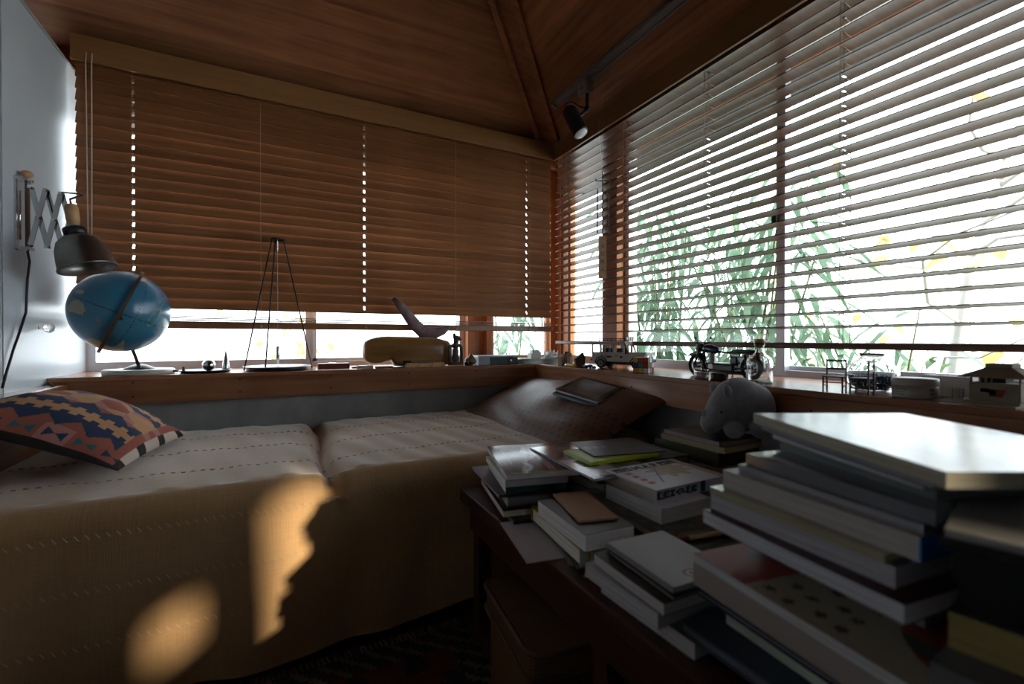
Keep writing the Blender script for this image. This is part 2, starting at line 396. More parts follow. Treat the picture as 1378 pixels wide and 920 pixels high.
rb.build('light_leak_backing', M_darkwood, cl)  # hidden sheets added above the boards to keep light from leaking in
# eaves outside
ev = MB(); M_eave = plain('eave_board', (0.20, 0.21, 0.22), 0.7)
ez = lambda x: Z0+SL*(HX-x)+0.03
ev.add([(1.58, YF-.5, ez(1.58)), (1.76, YF-.5, ez(1.76)), (1.76, 2.56, ez(1.76)), (1.58, 2.38, ez(1.58)),
        (1.58, YF-.5, ez(1.58)+.06), (1.76, YF-.5, ez(1.76)+.06), (1.76, 2.56, ez(1.76)+.06), (1.58, 2.38, ez(1.58)+.06)], [(3,2,1,0),(4,5,6,7),(0,1,5,4),(1,2,6,5),(2,3,7,6),(3,0,4,7)])
struct(ev.build('trim_10', M_eave))
struct(MB().bar((-1.3, 2.47, 1.70), (1.76, 2.47, 1.70), 0.18, 0.06).build('trim_11', M_eave))
# hip rafter: recessed board between two battens
hd = Vector((-1, -1, SL)).normalized(); side = Vector((1, -1, 0)).normalized(); nrm = side.cross(hd).normalized()
if nrm.z < 0: nrm = -nrm
h0 = Vector((HX, HY, Z0))-hd*0.1; h1 = Vector((-1.05, -0.25, Z0+SL*2.45))
for o_, w_, t_, d_ in ((-0.044, 0.022, 0.045, -0.022), (0.044, 0.022, 0.045, -0.022), (0, 0.066, 0.02, -0.012)):
    MB().bar(h0+side*o_+nrm*d_, h1+side*o_+nrm*d_, w_, t_, up=nrm).build('hip_batten' if w_ < .03 else 'hip_board', M_ceilA, cl)

# ------------------------------------------------------------------ venetian blinds
def slat_mesh(L, holes, w=0.05, th=0.0028, hole=(0.008, 0.019)):
    us = [0.0]
    for h in holes: us += [h-hole[0]/2, h+hole[0]/2]
    us.append(L); us = sorted(us)
    ws = [-w/2, -w/3, -hole[1]/2, 0, hole[1]/2, w/3, w/2]
    def crown(t): return 0.0018*(1-(t/(w/2))**2)
    keep = {}
    for i in range(len(us)-1):
        for j in range(len(ws)-1):
            mid = (us[i]+us[i+1])/2
            ishole = any(abs(mid-h) < hole[0]/2 for h in holes) and abs((ws[j]+ws[j+1])/2) < hole[1]/2
            keep[i, j] = not ishole
    m = MB(); n = len(ws)
    vs = [(u, t, crown(t)+th/2) for u in us for t in ws]+[(u, t, crown(t)-th/2) for u in us for t in ws]
    N = len(us)*n; fs = []
    for (i, j), k in keep.items():
        if not k: continue
        a, b, c, d = i*n+j, (i+1)*n+j, (i+1)*n+j+1, i*n+j+1
        fs += [(a, b, c, d), (N+d, N+c, N+b, N+a)]
        for (di, dj), e in (((0, -1), (a, b)), ((1, 0), (b, c)), ((0, 1), (c, d)), ((-1, 0), (d, a))):
            if not keep.get((i+di, j+dj), False): fs.append((e[1], e[0], N+e[0], N+e[1]))
    m.add(vs, fs); return m.mesh('slat')
BY = 2.132; BX0, BX1 = -0.622, 1.336
bl = thing('venetian_blind', 'closed brown wooden venetian blind above the daybed', 'blind', (0, 0, 0))
ladA = [P(px, 300, y=BY).x for px in (180, 350, 490, 610, 708)]
holesA = [ladA[0]-BX0, ladA[2]-BX0, ladA[4]-BX0]
sm = slat_mesh(BX1-BX0, holesA); sm.materials.append(M_slat)
PITCH = 0.0402; NA = 21; ZA0 = 0.888
for k in range(NA+1):
    o = link('slat', sm, bl, (BX0, BY, ZA0+PITCH*k)); o.rotation_euler = (R(71+rnd.uniform(-1.5, 1.5)), 0, R(rnd.uniform(-.04, .04)))
for zz_ in (0.8225, 0.8295, 0.8365): o = link('slat', sm, bl, (BX0, BY, zz_)); o.rotation_euler = (R(2), 0, 0)
B((BX0, BY-0.026, 0.790), (BX1, BY+0.026, 0.8185), 0.004).build('bottom_rail', M_slat, bl)
B((BX0-0.003, 2.088, 1.712), (1.331, 2.100, 1.800), 0.0015).build('valance', M_val, bl)
B((BX0, 2.105, 1.765), (BX1, 2.165, 1.80)).build('head_rail', M_darkwood, bl)
for i, x in enumerate(ladA):
    MB().tube([(x+0.003, BY-0.0275, 1.765), (x+0.003, BY-0.0275, 0.80)], 0.0008, 6).build('ladder_cord', M_cord, bl)
    if i % 2 == 0: MB().tube([(x, BY, 1.765), (x, BY, 0.80)], 0.0009, 6).build('lift_cord', M_cord, bl)
    MB().cyl((x+0.003, BY-0.0275, 0.806), (x+0.003, BY-0.0275, 0.797), 0.004, 0.006, 10).build('cord_button', M_cord, bl)
for px0, px1 in ((117, 121), (125, 124)):
    t = P(px0, 90, y=2.095); b_ = P(px1, 372, y=2.095)
    MB().tube([(t.x, 2.094, 1.765), (t.x, 2.082, 1.705), (t.x+(b_.x-t.x)*.5, 2.085, 1.2), (b_.x, 2.09, 0.93)], 0.0022, 6).build('pull_cord', plain('pull_cord_cloth', (0.55, 0.45, 0.35), 0.8), bl)

BX = 1.386; Y0B, Y1B = -0.33, 2.118
bb = thing('venetian_blind', 'open wooden venetian blind in front of the garden window', 'blind', (0, 0, 0))
ladB = [2.015, 1.571, 1.142, 0.70, 0.26, -0.18]
sm2 = slat_mesh(Y1B-Y0B, [Y1B-y for y in ladB]); sm2.materials.append(M_slatB)
# slat mesh runs along local x -> turned to -y
for k in range(24):
    o = link('slat', sm2, bb, (BX, Y1B, 0.784+0.0402*k)); o.rotation_euler = (R(-4.5+rnd.uniform(-0.8, 0.8)), 0, R(-90))
B((BX-0.026, Y0B, 0.722), (BX+0.026, Y1B, 0.740), 0.004).build('bottom_rail', M_slatB, bb)
B((1.333, Y0B, 1.712), (1.345, 2.099, 1.800), 0.0015).build('valance', M_valB, bb)
B((1.35, Y0B, 1.765), (1.415, 2.10, 1.80)).build('head_rail', M_darkwood, bb)
for y in ladB:
    for dx in (-0.027, 0.027):
        MB().tube([(BX+dx, y-0.004, 1.765), (BX+dx, y-0.004, 0.735)], 0.0008, 6).build('ladder_cord', M_cord, bb)
    rg = MB()
    for k in range(24): rg.tube([(BX-0.027, y-0.004, 0.7885+0.0402*k-0.006), (BX+0.027, y-0.004, 0.7805+0.0402*k-0.002)], 0.0006, 4)
    rg.build('ladder_rungs', M_cord, bb)['kind'] = 'stuff'
    MB().tube([(BX, y, 1.765), (BX, y, 0.735)], 0.0009, 6).build('lift_cord', M_cord, bb)

# ------------------------------------------------------------------ daybed with linen cover
def linen(name, col):
    if name in _mats: return _mats[name]
    m, nt, b = nm(name); _mats[name] = m
    tc = nt.nodes.new('ShaderNodeTexCoord')
    hs = []
    for sc in ((420, 14, 14), (14, 420, 420)):
        mp = nt.nodes.new('ShaderNodeMapping'); mp.inputs['Scale'].default_value = sc
        n = nt.nodes.new('ShaderNodeTexNoise'); n.inputs['Scale'].default_value = 1.0; n.inputs['Detail'].default_value = 2
        nt.links.new(tc.outputs['Object'], mp.inputs['Vector']); nt.links.new(mp.outputs['Vector'], n.inputs['Vector']); hs.append(n)
    ad = nt.nodes.new('ShaderNodeMath'); ad.operation = 'ADD'
    nt.links.new(hs[0].outputs['Fac'], ad.inputs[0]); nt.links.new(hs[1].outputs['Fac'], ad.inputs[1])
    bp = nt.nodes.new('ShaderNodeBump'); bp.inputs['Strength'].default_value = 0.35; bp.inputs['Distance'].default_value = 0.0015
    nt.links.new(ad.outputs[0], bp.inputs['Height']); nt.links.new(bp.outputs['Normal'], b.inputs['Normal'])
    n3 = nt.nodes.new('ShaderNodeTexNoise'); n3.inputs['Scale'].default_value = 4; n3.inputs['Detail'].default_value = 6
    nt.links.new(tc.outputs['Object'], n3.inputs['Vector'])
    mx = nt.nodes.new('ShaderNodeMath'); mx.operation = 'MULTIPLY_ADD'; mx.inputs[1].default_value = 0.35
    nt.links.new(ad.outputs[0], mx.inputs[0]); nt.links.new(n3.outputs['Fac'], mx.inputs[2])
    cr = nt.nodes.new('ShaderNodeValToRGB'); cr.color_ramp.elements[0].position = 0.5; cr.color_ramp.elements[1].position = 1.1
    cr.color_ramp.elements[1].position = 1.0
    cr.color_ramp.elements[0].color = (*[c*0.78 for c in col], 1); cr.color_ramp.elements[1].color = (*[c*1.2 for c in col], 1)
    nt.links.new(mx.outputs[0], cr.inputs['Fac']); nt.links.new(cr.outputs['Color'], b.inputs['Base Color'])
    b.inputs['Roughness'].default_value = 0.9; b.inputs['Sheen Weight'].default_value = 1.0; b.inputs['Sheen Roughness'].default_value = 0.35
    return m
BZ = 0.425; BYF, BYB = 1.165, 1.978; BXL, BXR = XL+0.004, 1.128; SEAM = 0.125
TOPL = BYB-BYF-0.05; ARC = 0.05*math.pi/2; FRONT = BZ-0.05-0.02; TOT = TOPL+ARC+FRONT
def bed_surf(u, v, off=0.0):
    x = BXL+(BXR-BXL)*u; s = v*TOT
    g = math.exp(-((x-SEAM-0.012*math.sin(v*9))/0.016)**2)
    g2 = math.exp(-((x-SEAM)/0.05)**2)
    cx = 1-abs((x-(SEAM+BXL)/2)/((SEAM-BXL)/2))**4 if x < SEAM else 1-abs((x-(SEAM+BXR)/2)/((BXR-SEAM)/2))**4
    cx = max(0, cx)
    if s < TOPL:
        y = BYB-s; z = BZ+0.012*cx*math.sin(math.pi*min(1, s/TOPL)**0.8)-0.030*g-0.008*g2
        z += 0.0022*math.sin(x*31+y*9)*math.sin(y*14+x*3)+0.0012*math.sin(x*77+y*20)
        if s < 0.05: z -= (0.05-s)**2*6; 
        z += off
    elif s < TOPL+ARC:
        a = (s-TOPL)/0.05; rr = 0.05+off
        y = BYF+0.05-rr*math.sin(a); z = BZ-0.05+rr*math.cos(a)-0.022*g-0.006*g2
    else:
        d = s-TOPL-ARC; z = BZ-0.05-d; y = BYF-off
    if s >= TOPL:
        d = max(0, s-TOPL); k = min(1, d/0.3)
        y += -0.010*k*math.sin(x*11+1.3)-0.006*k*math.sin(x*23+d*5)-0.004*k*math.sin(x*41+0.7+d*9) - 0.012*k + 0.030*g*max(0, 1-d/0.16)
        if s > TOPL+ARC:
            lift = max(0, (x-0.32))*0.22+0.008*math.sin(x*9); z += min(0.12, max(0, lift))*((s-TOPL-ARC)/FRONT)**2
    return (x, y, z)
bed = thing('daybed', 'daybed with two seat cushions under a tan linen throw', 'daybed', ((BXL+BXR)/2, 1.55, 0))
def wpar(o, p): o.parent = p; o.matrix_parent_inverse = p.matrix_world.inverted() if False else Matrix.Translation(-Vector(p.location)); return o
me = grid(lambda u, v: bed_surf(u, v), 300, 150); me.materials.append(linen('linen_cover', (0.41, 0.245, 0.115)))
cov = wpar(link('linen_throw', me), bed)
st = MB()
for v in [(TOPL-d)/TOT for d in (0.12, 0.32, 0.52)]+[(TOPL+ARC+d)/TOT for d in (0.010, 0.115, 0.22)]:
    n = 110 if v*TOT > TOPL else 90
    for i in range(n):
        u = (i+0.2)/n; u2 = (i+0.62)/n; zig = 0.004 if v*TOT > TOPL else 0.0
        p = Vector(bed_surf(u, v-zig, 0.0012)); q = Vector(bed_surf(u2, v+zig, 0.0012))
        st.bar(p, q, 0.0016, 0.0016)
stt = wpar(st.build('stitching', plain('thread', (0.46, 0.36, 0.24), 0.9)), bed); stt['kind'] = 'stuff'
wpar(B((BXL+0.01, BYF+0.03, 0.05), (BXR-0.005, BYB-0.005, BZ-0.06)).build('bed_base', M_darkwood), bed)
# feet of the base
for fx in (BXL+0.06, BXR-0.06):
    for fy in (BYF+0.09, BYB-0.07): wpar(MB().cyl((fx, fy, 0), (fx, fy, 0.055), 0.02, n=12).build('foot', M_darkwood), bed)

# ------------------------------------------------------------------ cushions
def pillow_mesh(L, Wd, T, nu, nv, colfn, pinch=0.06, lumps=0.0, sag=None, ex=0.7):
    def both(sgn):
        def f(u, v):
            a, b = 2*u-1, 2*v-1
            px = a*L/2*(1-pinch*(1-b*b)*abs(a)**3); py = b*Wd/2*(1-pinch*(1-a*a)*abs(b)**3)
            h = (max(0, 1-a*a)**ex)*(max(0, 1-b*b)**ex)
            z = sgn*T/2*h*(1 if sgn > 0 else 0.3)
            if lumps: z += lumps*h*(math.sin(7*a+3*b)*math.cos(5*b-2*a)+0.5*math.sin(13*a*b+4*b))
            if sag: z += sag(a, b)
            return (px, py, z)
        return f
    m1 = grid(both(1), nu, nv, colfn); m2 = grid(both(-1), nu//2, nv//2, colfn)
    return m1, m2
NAVY, RUST, TAN, PINK, CREAM, TEAL, DARKB, RED = (0.018, 0.035, 0.085), (0.33, 0.095, 0.062), (0.52, 0.27, 0.13), (0.42, 0.18, 0.15), (0.62, 0.52, 0.44), (0.03, 0.13, 0.16), (0.02, 0.012, 0.012), (0.45, 0.05, 0.03)
def kilim(u, v):
    w = abs(v-0.5); h = ((u*37+v*61) % 1)
    if u > 0.955: return DARKB if int(v*11) % 3 == 0 else CREAM
    if v < 0.03: return DARKB
    def comb(t, n): return 1.0 if (t*n) % 1 < 0.5 else 0.0
    # stepped comb band along the middle of each half
    for cy, lo, hi in ((0.30, 0.06, 0.52), (0.70, 0.06, 0.52), (0.50, 0.55, 0.93)):
        pass
    # big medallion field: saw-toothed navy blocks around tan combs
    for c in (0.27, 0.73):
        d = v-c
        if 0.10 < u < 0.90:
            if abs(d) < 0.022+0.030*comb(u+0.02, 11): return TAN
            saw = abs(((u*5.5) % 1)-0.5)*2
            if abs(d) < 0.085+0.07*saw: return NAVY
    saw2 = abs(((u*5.5+0.5) % 1)-0.5)*2
    if w < 0.02+0.05*saw2: return RUST if int(u*5.5) % 2 else TAN
    if w < 0.10: return TAN if int(u*11) % 2 else PINK
    if w > 0.38:
        q = (u*6) % 1-0.5; r = (w-0.43)/0.05
        if abs(r) < abs(q)*1.6 and abs(q) < 0.33 and abs(r) < 0.8: return NAVY if int(u*6) % 2 else TEAL
        return RUST if int(u*6) % 3 else PINK
    return RUST
m1, m2 = pillow_mesh(0.37, 0.43, 0.16, 150, 150, kilim, 0.05, 0.004)
pk = thing('kilim_cushion', 'kilim cushion with navy, rust and tan zigzags at the head of the daybed', 'cushion', (-0.30, 1.54, BZ+0.016))
def orient(o, origin, ex, ey):
    ex = Vector(ex).normalized(); ey = Vector(ey); ey = (ey-ex*ey.dot(ex)).normalized(); ez = ex.cross(ey)
    M = Matrix((ex, ey, ez)).transposed().to_4x4(); M.translation = Vector(origin)
    o.matrix_local = M
def orient2(o, origin, ex, ey):
    ey = Vector(ey).normalized(); ex = Vector(ex); ex = (ex-ey*ex.dot(ey)).normalized(); ez = ex.cross(ey)
    M = Matrix((ex, ey, ez)).transposed().to_4x4(); M.translation = Vector(origin); o.matrix_local = M
Mk = printed('kilim_weave', 0.95)
for nme, mm in (('cushion_front', m1), ('cushion_back', m2)):
    mm.materials.append(Mk); o = link(nme, mm, pk); orient2(o, (-0.150, 0.022, 0.080), (0.915, -0.16, -0.37), (0.173, 0.985, 0.0))
def brownpat(u, v):
    base = (0.125, 0.055, 0.028)
    if v < 0.62:
        r = int(v*18); q = (u*26+0.5*(r % 2)) % 1; t = (v*18) % 1
        if 0.2 < q < 0.42 and 0.2 < t < 0.75: return (0.012, 0.008, 0.008)
        if 0.5 < q < 0.62 and 0.3 < t < 0.65 and r % 2: return (0.012, 0.008, 0.008)
    return base
m1, m2 = pillow_mesh(0.88, 0.50, 0.115, 160, 110, brownpat, 0.04, 0.005, None, 0.55)
pb = thing('floor_cushion', 'large brown leather cushion with black dashes leaning into the corner', 'cushion', (0.97, 1.52, BZ+0.010))
Mb = printed('brown_leather', 0.42)
for nme, mm in (('cushion_front', m1), ('cushion_back', m2)):
    mm.materials.append(Mb); o = link(nme, mm, pb); orient(o, (-0.045, 0.005, 0.036), (0.06, -0.9, 0.0), (0.44, 0.03, 0.17))

# ------------------------------------------------------------------ bench, rug, basket
TZ = 0.36
bn = thing('low_bench', 'long dark wooden low bench piled with books', 'bench', (0.76, 0.40, 0))
wpar(B((0.425, -0.55, TZ-0.030), (1.095, 1.125, TZ), 0.003).build('bench_top', M_darkwood), bn)
wpar(B((0.445, -0.52, TZ-0.10), (0.465, 1.10, TZ-0.030)).build('apron', M_darkwood), bn)
wpar(B((1.06, -0.52, TZ-0.10), (1.08, 1.10, TZ-0.030)).build('apron', M_darkwood), bn)
for fx in (0.455, 1.035):
    for fy in (-0.50, 0.56, 1.065): wpar(B((fx, fy, 0), (fx+0.035, fy+0.035, TZ-0.030)).build('leg', M_darkwood), bn)
def rugcol(u, v):
    e = min(u, 1-u, v, 1-v)
    if e < 0.07: return (0.01, 0.009, 0.009) if int((u+v)*60) % 3 else (0.10, 0.08, 0.06)
    q = math.sin(u*50)*math.sin(v*40)
    return (0.075, 0.012, 0.010) if q < 0.35 else (0.012, 0.01, 0.012)
rg = grid(lambda u, v: (-0.62+1.06*u, 0.10+1.02*v, 0.006+0.0006*math.sin(u*90)*math.sin(v*70)), 120, 90, rugcol); rg.materials.append(printed('rug_wool', 1.0))
rug = thing('rug', 'dark red and black patterned rug on the floor before the daybed', 'rug', (0, 0.6, 0))
wpar(link('rug_pile', rg), rug)
wpar(B((-0.62, 0.10, 0.0), (0.44, 1.12, 0.0055)).build('rug_backing', M_black), rug)
fr = MB()
for i in range(90): x = -0.62+1.06*i/90; fr.bar((x, 1.12, 0.004), (x+rnd.uniform(-.006, .006), 1.15, 0.003), 0.004, 0.003)
f_ = wpar(fr.build('fringe', plain('fringe_wool', (0.16, 0.13, 0.11), 0.9)), rug); f_['kind'] = 'stuff'
def wicker():
    m, nt, b = nm('wicker')
    tc = nt.nodes.new('ShaderNodeTexCoord'); w1 = nt.nodes.new('ShaderNodeTexBrick')
    w1.inputs['Scale'].default_value = 60; w1.inputs['Mortar Size'].default_value = 0.03; w1.inputs['Color1'].default_value = (0.20, 0.105, 0.04, 1); w1.inputs['Color2'].default_value = (0.19, 0.10, 0.04, 1); w1.inputs['Mortar'].default_value = (0.03, 0.016, 0.008, 1)
    mp = nt.nodes.new('ShaderNodeMapping'); mp.inputs['Rotation'].default_value = (R(90), 0, R(45))
    nt.links.new(tc.outputs['Object'], mp.inputs['Vector']); nt.links.new(mp.outputs['Vector'], w1.inputs['Vector'])
    nt.links.new(w1.outputs['Color'], b.inputs['Base Color']); b.inputs['Roughness'].default_value = 0.6
    bp = nt.nodes.new('ShaderNodeBump'); bp.inputs['Strength'].default_value = 0.8; bp.inputs['Distance'].default_value = 0.004
    nt.links.new(w1.outputs['Fac'], bp.inputs['Height']); bp.invert = True; nt.links.new(bp.outputs['Normal'], b.inputs['Normal'])
    return m
MW = wicker()
bk = thing('wicker_basket', 'lidded brown wicker basket under the bench', 'basket', (0.56, 0.77, 0.0065), R(-6))
def rrect(hx, hy, r, n=6):
    pts = []
    for cx, cy, a0 in ((hx-r, hy-r, 0), (-hx+r, hy-r, 90), (-hx+r, -hy+r, 180), (hx-r, -hy+r, 270)):
        for i in range(n+1): a = R(a0+90*i/n); pts.append((cx+r*math.cos(a), cy+r*math.sin(a)))
    return pts
MB().prism(rrect(0.165, 0.125, 0.03), 0, 0.170).build('basket_body', MW, bk)
MB().prism(rrect(0.172, 0.132, 0.034), 0.168, 0.214).build('lid', MW, bk)
rim = rrect(0.174, 0.134, 0.034)
MB().tube([(x, y, 0.212) for x, y in rim], 0.005, 8, True).build('lid_rim', plain('cane', (0.12, 0.06, 0.025), 0.6), bk)
MB().tube([(x, y, 0.168) for x, y in rim], 0.004, 8, True).build('lid_rim', plain('cane', (0.12, 0.06, 0.025), 0.6), bk)

# ------------------------------------------------------------------ books
def C(h): return tuple(((int(h[i:i+2], 16)/255)/12.92 if int(h[i:i+2], 16)/255 <= 0.04045 else ((int(h[i:i+2], 16)/255+0.055)/1.055)**2.4) for i in (0, 2, 4))
_bk = 0
def cmat(hexc, rough=0.35, coat=0.0): return plain('cover_%s_%d_%d' % (hexc, int(rough*100), int(coat*100)), C(hexc), rough, coat=coat)
def pagemat(hexc):
    k = 'pages_'+hexc
    if k in _mats: return _mats[k]
    m, nt, b = nm(k); _mats[k] = m
    tc = nt.nodes.new('ShaderNodeTexCoord'); mp = nt.nodes.new('ShaderNodeMapping'); mp.inputs['Scale'].default_value = (6, 6, 900)
    n = nt.nodes.new('ShaderNodeTexNoise'); n.inputs['Scale'].default_value = 1; n.inputs['Detail'].default_value = 2
    cr = nt.nodes.new('ShaderNodeValToRGB'); c = [min(0.86, v*1.5) for v in C(hexc)]; cr.color_ramp.elements[0].position = .35; cr.color_ramp.elements[1].position = .65
    cr.color_ramp.elements[0].color = (*[v*0.72 for v in c], 1); cr.color_ramp.elements[1].color = (*[min(1, v*1.08) for v in c], 1)
    nt.links.new(tc.outputs['Object'], mp.inputs['Vector']); nt.links.new(mp.outputs['Vector'], n.inputs['Vector']); nt.links.new(n.outputs['Fac'], cr.inputs['Fac'])
    nt.links.new(cr.outputs['Color'], b.inputs['Base Color']); b.inputs['Roughness'].default_value = 0.8
    return m
def book(name, label, F, ang, lu, lv, z0, t, cover, pages='C9C5BC', hard=False, spine='v1', top=None, gloss=0.35, coat=0.0, group=None, spcol=None, tilt=(0, 0)):
    """F: front corner; u runs from F at angle ang (deg), v to the right of it. spine side: v0 (left), v1, u0 (front), u1"""
    cat = 'magazine' if 'magazine' in name else ('booklet' if 'booklet' in name else ('paper' if 'sheet' in name else 'book'))
    r = thing(name, label, cat, (F[0], F[1], z0), R(ang), group)
    if tilt != (0, 0): r.rotation_euler = (R(tilt[0]), R(tilt[1]), R(ang))
    ct = 0.0022 if hard else min(0.0008, t*0.2); ov = 0.003 if hard else 0.0
    cm = cmat(cover, gloss, coat); cs = cmat(spcol, gloss, coat) if spcol else cm
    # local x = u, local y = -v
    B((0, -lv, 0), (lu, 0, ct)).build('back_cover', cm, r)
    if top:
        me = grid(lambda a, b: (lu*a, -lv*b, t), top[1], top[2], top[0])
        bm = bmesh.new(); bm.from_mesh(me); bmesh.ops.recalc_face_normals(bm, faces=bm.faces[:]); bm.to_mesh(me); bm.free()
        me.polygons.foreach_set('use_smooth', [False]*len(me.polygons)); me.materials.append(printed('print_%d_%d' % (int(gloss*100), int(coat*100)), gloss, coat))
        B((0, -lv, t-ct), (lu, 0, t-0.0001)).build('front_cover', cm, r); link('cover_print', me, r)
    else: B((0, -lv, t-ct), (lu, 0, t)).build('front_cover', cm, r)
    e = {'v0': 0, 'v1': 0, 'u0': 0, 'u1': 0}
    for k in e: e[k] = 0.0012 if k == spine else max(ov, 0.0004)
    B((e['u0'], -lv+e['v1'], ct), (lu-e['u1'], -e['v0'], t-ct)).build('page_block', pagemat(pages), r)
    sp = {'v0': ((0, -0.0012, 0), (lu, 0.0003, t)), 'v1': ((0, -lv-0.0003, 0), (lu, -lv+0.0012, t)),
          'u0': ((-0.0003, -lv, 0), (0.0012, 0, t)), 'u1': ((lu-0.0012, -lv, 0), (lu+0.0003, 0, t))}[spine]
    B(*sp).build('spine', cs, r)
    return r
GB = 'books piled on the low bench'
def lerp(a, b, t): return tuple(a[i]+(b[i]-a[i])*t for i in range(3))
# --- prints, and the painted sheen of the top book
def pr_brown(u, v):
    x, y = 1-u, v
    c = (0.045, 0.030, 0.020)
    d = abs(y-0.42-0.10*math.sin(x*5)-0.05*math.sin(x*17)); 
    if 0.12 < x < 0.95 and d < 0.035: c = (0.55, 0.58, 0.66)
    elif math.hypot((x-0.4)/1.2, y-0.85) < 0.22: c = (0.13, 0.075, 0.048)
    if y > 0.55 and 0.1 < x < 0.95 and abs(y-0.64) < 0.05 and (int(x*46)+int(y*60)) % 2 == 0: c = (0.42, 0.36, 0.40)
    if abs(y-0.16) < 0.008 and 0.15 < x < 0.7 and int(x*60) % 2: c = (0.3, 0.27, 0.22)
    if x > 0.965: c = (0.30, 0.34, 0.20)
    return c
def pr_grey(u, v):
    c = (0.060, 0.062, 0.068)
    r = math.hypot((u-0.22)*1.45, v-0.10)
    if r < 0.50: c = (0.50, 0.47, 0.55) if r < 0.43 else (0.20, 0.19, 0.22)
    if math.hypot((u-0.36)*1.45, (v-0.30)) < 0.16: c = (0.055, 0.06, 0.07)
    if math.hypot((u-0.80)*1.4, v-0.45) < 0.17: c = lerp((0.30, 0.29, 0.31), c, abs(math.sin(u*40+v*31)))
    if 0.60 < u < 0.64 and v > 0.3 and int(v*30) % 2: c = (0.4, 0.4, 0.42)
    if u < 0.05: c = (0.02, 0.02, 0.025)
    return c
def pr_map(u, v):
    c = (0.66, 0.68, 0.76)
    k = math.hypot((u-0.60)*0.9, (v-0.62))
    w = 0.24+0.05*math.sin(9*math.atan2(u-0.6, v-0.62))
    if k < w:
        n = math.sin(u*55)+math.sin(v*47+u*20)
        c = (0.50, 0.40, 0.20) if n > 0.4 else ((0.20, 0.35, 0.26) if n < -1.2 else (0.46, 0.36, 0.26))
    if abs(v-0.40-0.5*(u-0.5)) < 0.012 and 0.2 < u < 0.75: c = (0.16, 0.20, 0.40)
    if abs((u-0.45)+0.2*(v-.4)) < 0.010 and 0.1 < v < 0.6: c = (0.35, 0.40, 0.60)
    if v > 0.90: c = (0.42, 0.33, 0.26)
    return c
def pr_stars(u, v):
    w = 1-u
    if w < 0.28+0.05*v:
        if math.hypot(w-0.12, v-0.35) < 0.05 or (abs(v-0.55) < 0.03 and int(w*40) % 3): return (0.11, 0.07, 0.07)
        return (0.30, 0.030, 0.030)
    if math.hypot((w-1.0)*1.2, v-0.55) < 0.42: return (0.26, 0.028, 0.024) if abs(v-0.3) > 0.05 else (0.05, 0.07, 0.07)
    if v > 0.72: return (0.07, 0.06, 0.06)
    for cx, cy in ((0.34, 0.10), (0.37, 0.26), (0.43, 0.08), (0.45, 0.22), (0.46, 0.40), (0.53, 0.12), (0.54, 0.28), (0.61, 0.10), (0.60, 0.24), (0.36, 0.46), (0.60, 0.42), (0.51, 0.55)):
        dx, dy = (w-cx)*1.5, v-cy; a = math.atan2(dy, dx); rr = 0.028*(0.55+0.45*abs(math.cos(2.5*a)))*1.3
        if math.hypot(dx, dy) < rr: return (0.045, 0.05, 0.045)
    return (0.38, 0.33, 0.24)
def painted_shine(u, v):
    return lerp((0.24, 0.27, 0.31), (0.42, 0.43, 0.44), 0.5+0.5*math.sin(u*9+3*math.sin(v*7)))  # cloudy reflection on the top book, put into its cover colour
def pr_photo(u, v):
    e = min(u, 1-u, v, 1-v)
    if e < 0.10: return (0.030, 0.033, 0.040)
    k = math.hypot(u-0.45, v-0.75)
    return lerp((0.55, 0.60, 0.66), (0.13, 0.105, 0.09), min(1, k/0.45)) if v > 0.3 else (0.14, 0.11, 0.09)
def pr_map2(u, v):
    n = math.sin(u*38+2*math.sin(v*23))*math.sin(v*31+u*11)
    return lerp((0.055, 0.045, 0.032), (0.16, 0.14, 0.10), max(0, n)) if u < 0.86 else (0.18, 0.16, 0.15)
def pr_logo(u, v):
    k = math.hypot((u-0.13)*1.5, v-0.45)
    if 0.085 < k < 0.115: return (0.25, 0.02, 0.05)
    if k < 0.04 and v < 0.47: return (0.25, 0.02, 0.05)
    return (0.36, 0.36, 0.37)

def stack(x, y, z, items, group=GB):
    """items bottom to top: (name,label,dx,dy,ang,lu,lv,t,cover,kwargs); returns top z"""
    for it in items:
        name, label, dx, dy, ang, lu, lv, t, cover = it[:9]; kw = it[9] if len(it) > 9 else {}
        book(name, label, (x+dx, y+dy), ang, lu, lv, z, t, cover, group=group, **kw); z += t+0.0004
    return z
Mbl = plain('ink_black', (0.01, 0.01, 0.012), 0.5); Mre = plain('ink_red', (0.42, 0.04, 0.06), 0.5); Mwi = plain('ink_white', (0.7, 0.68, 0.7), 0.5)
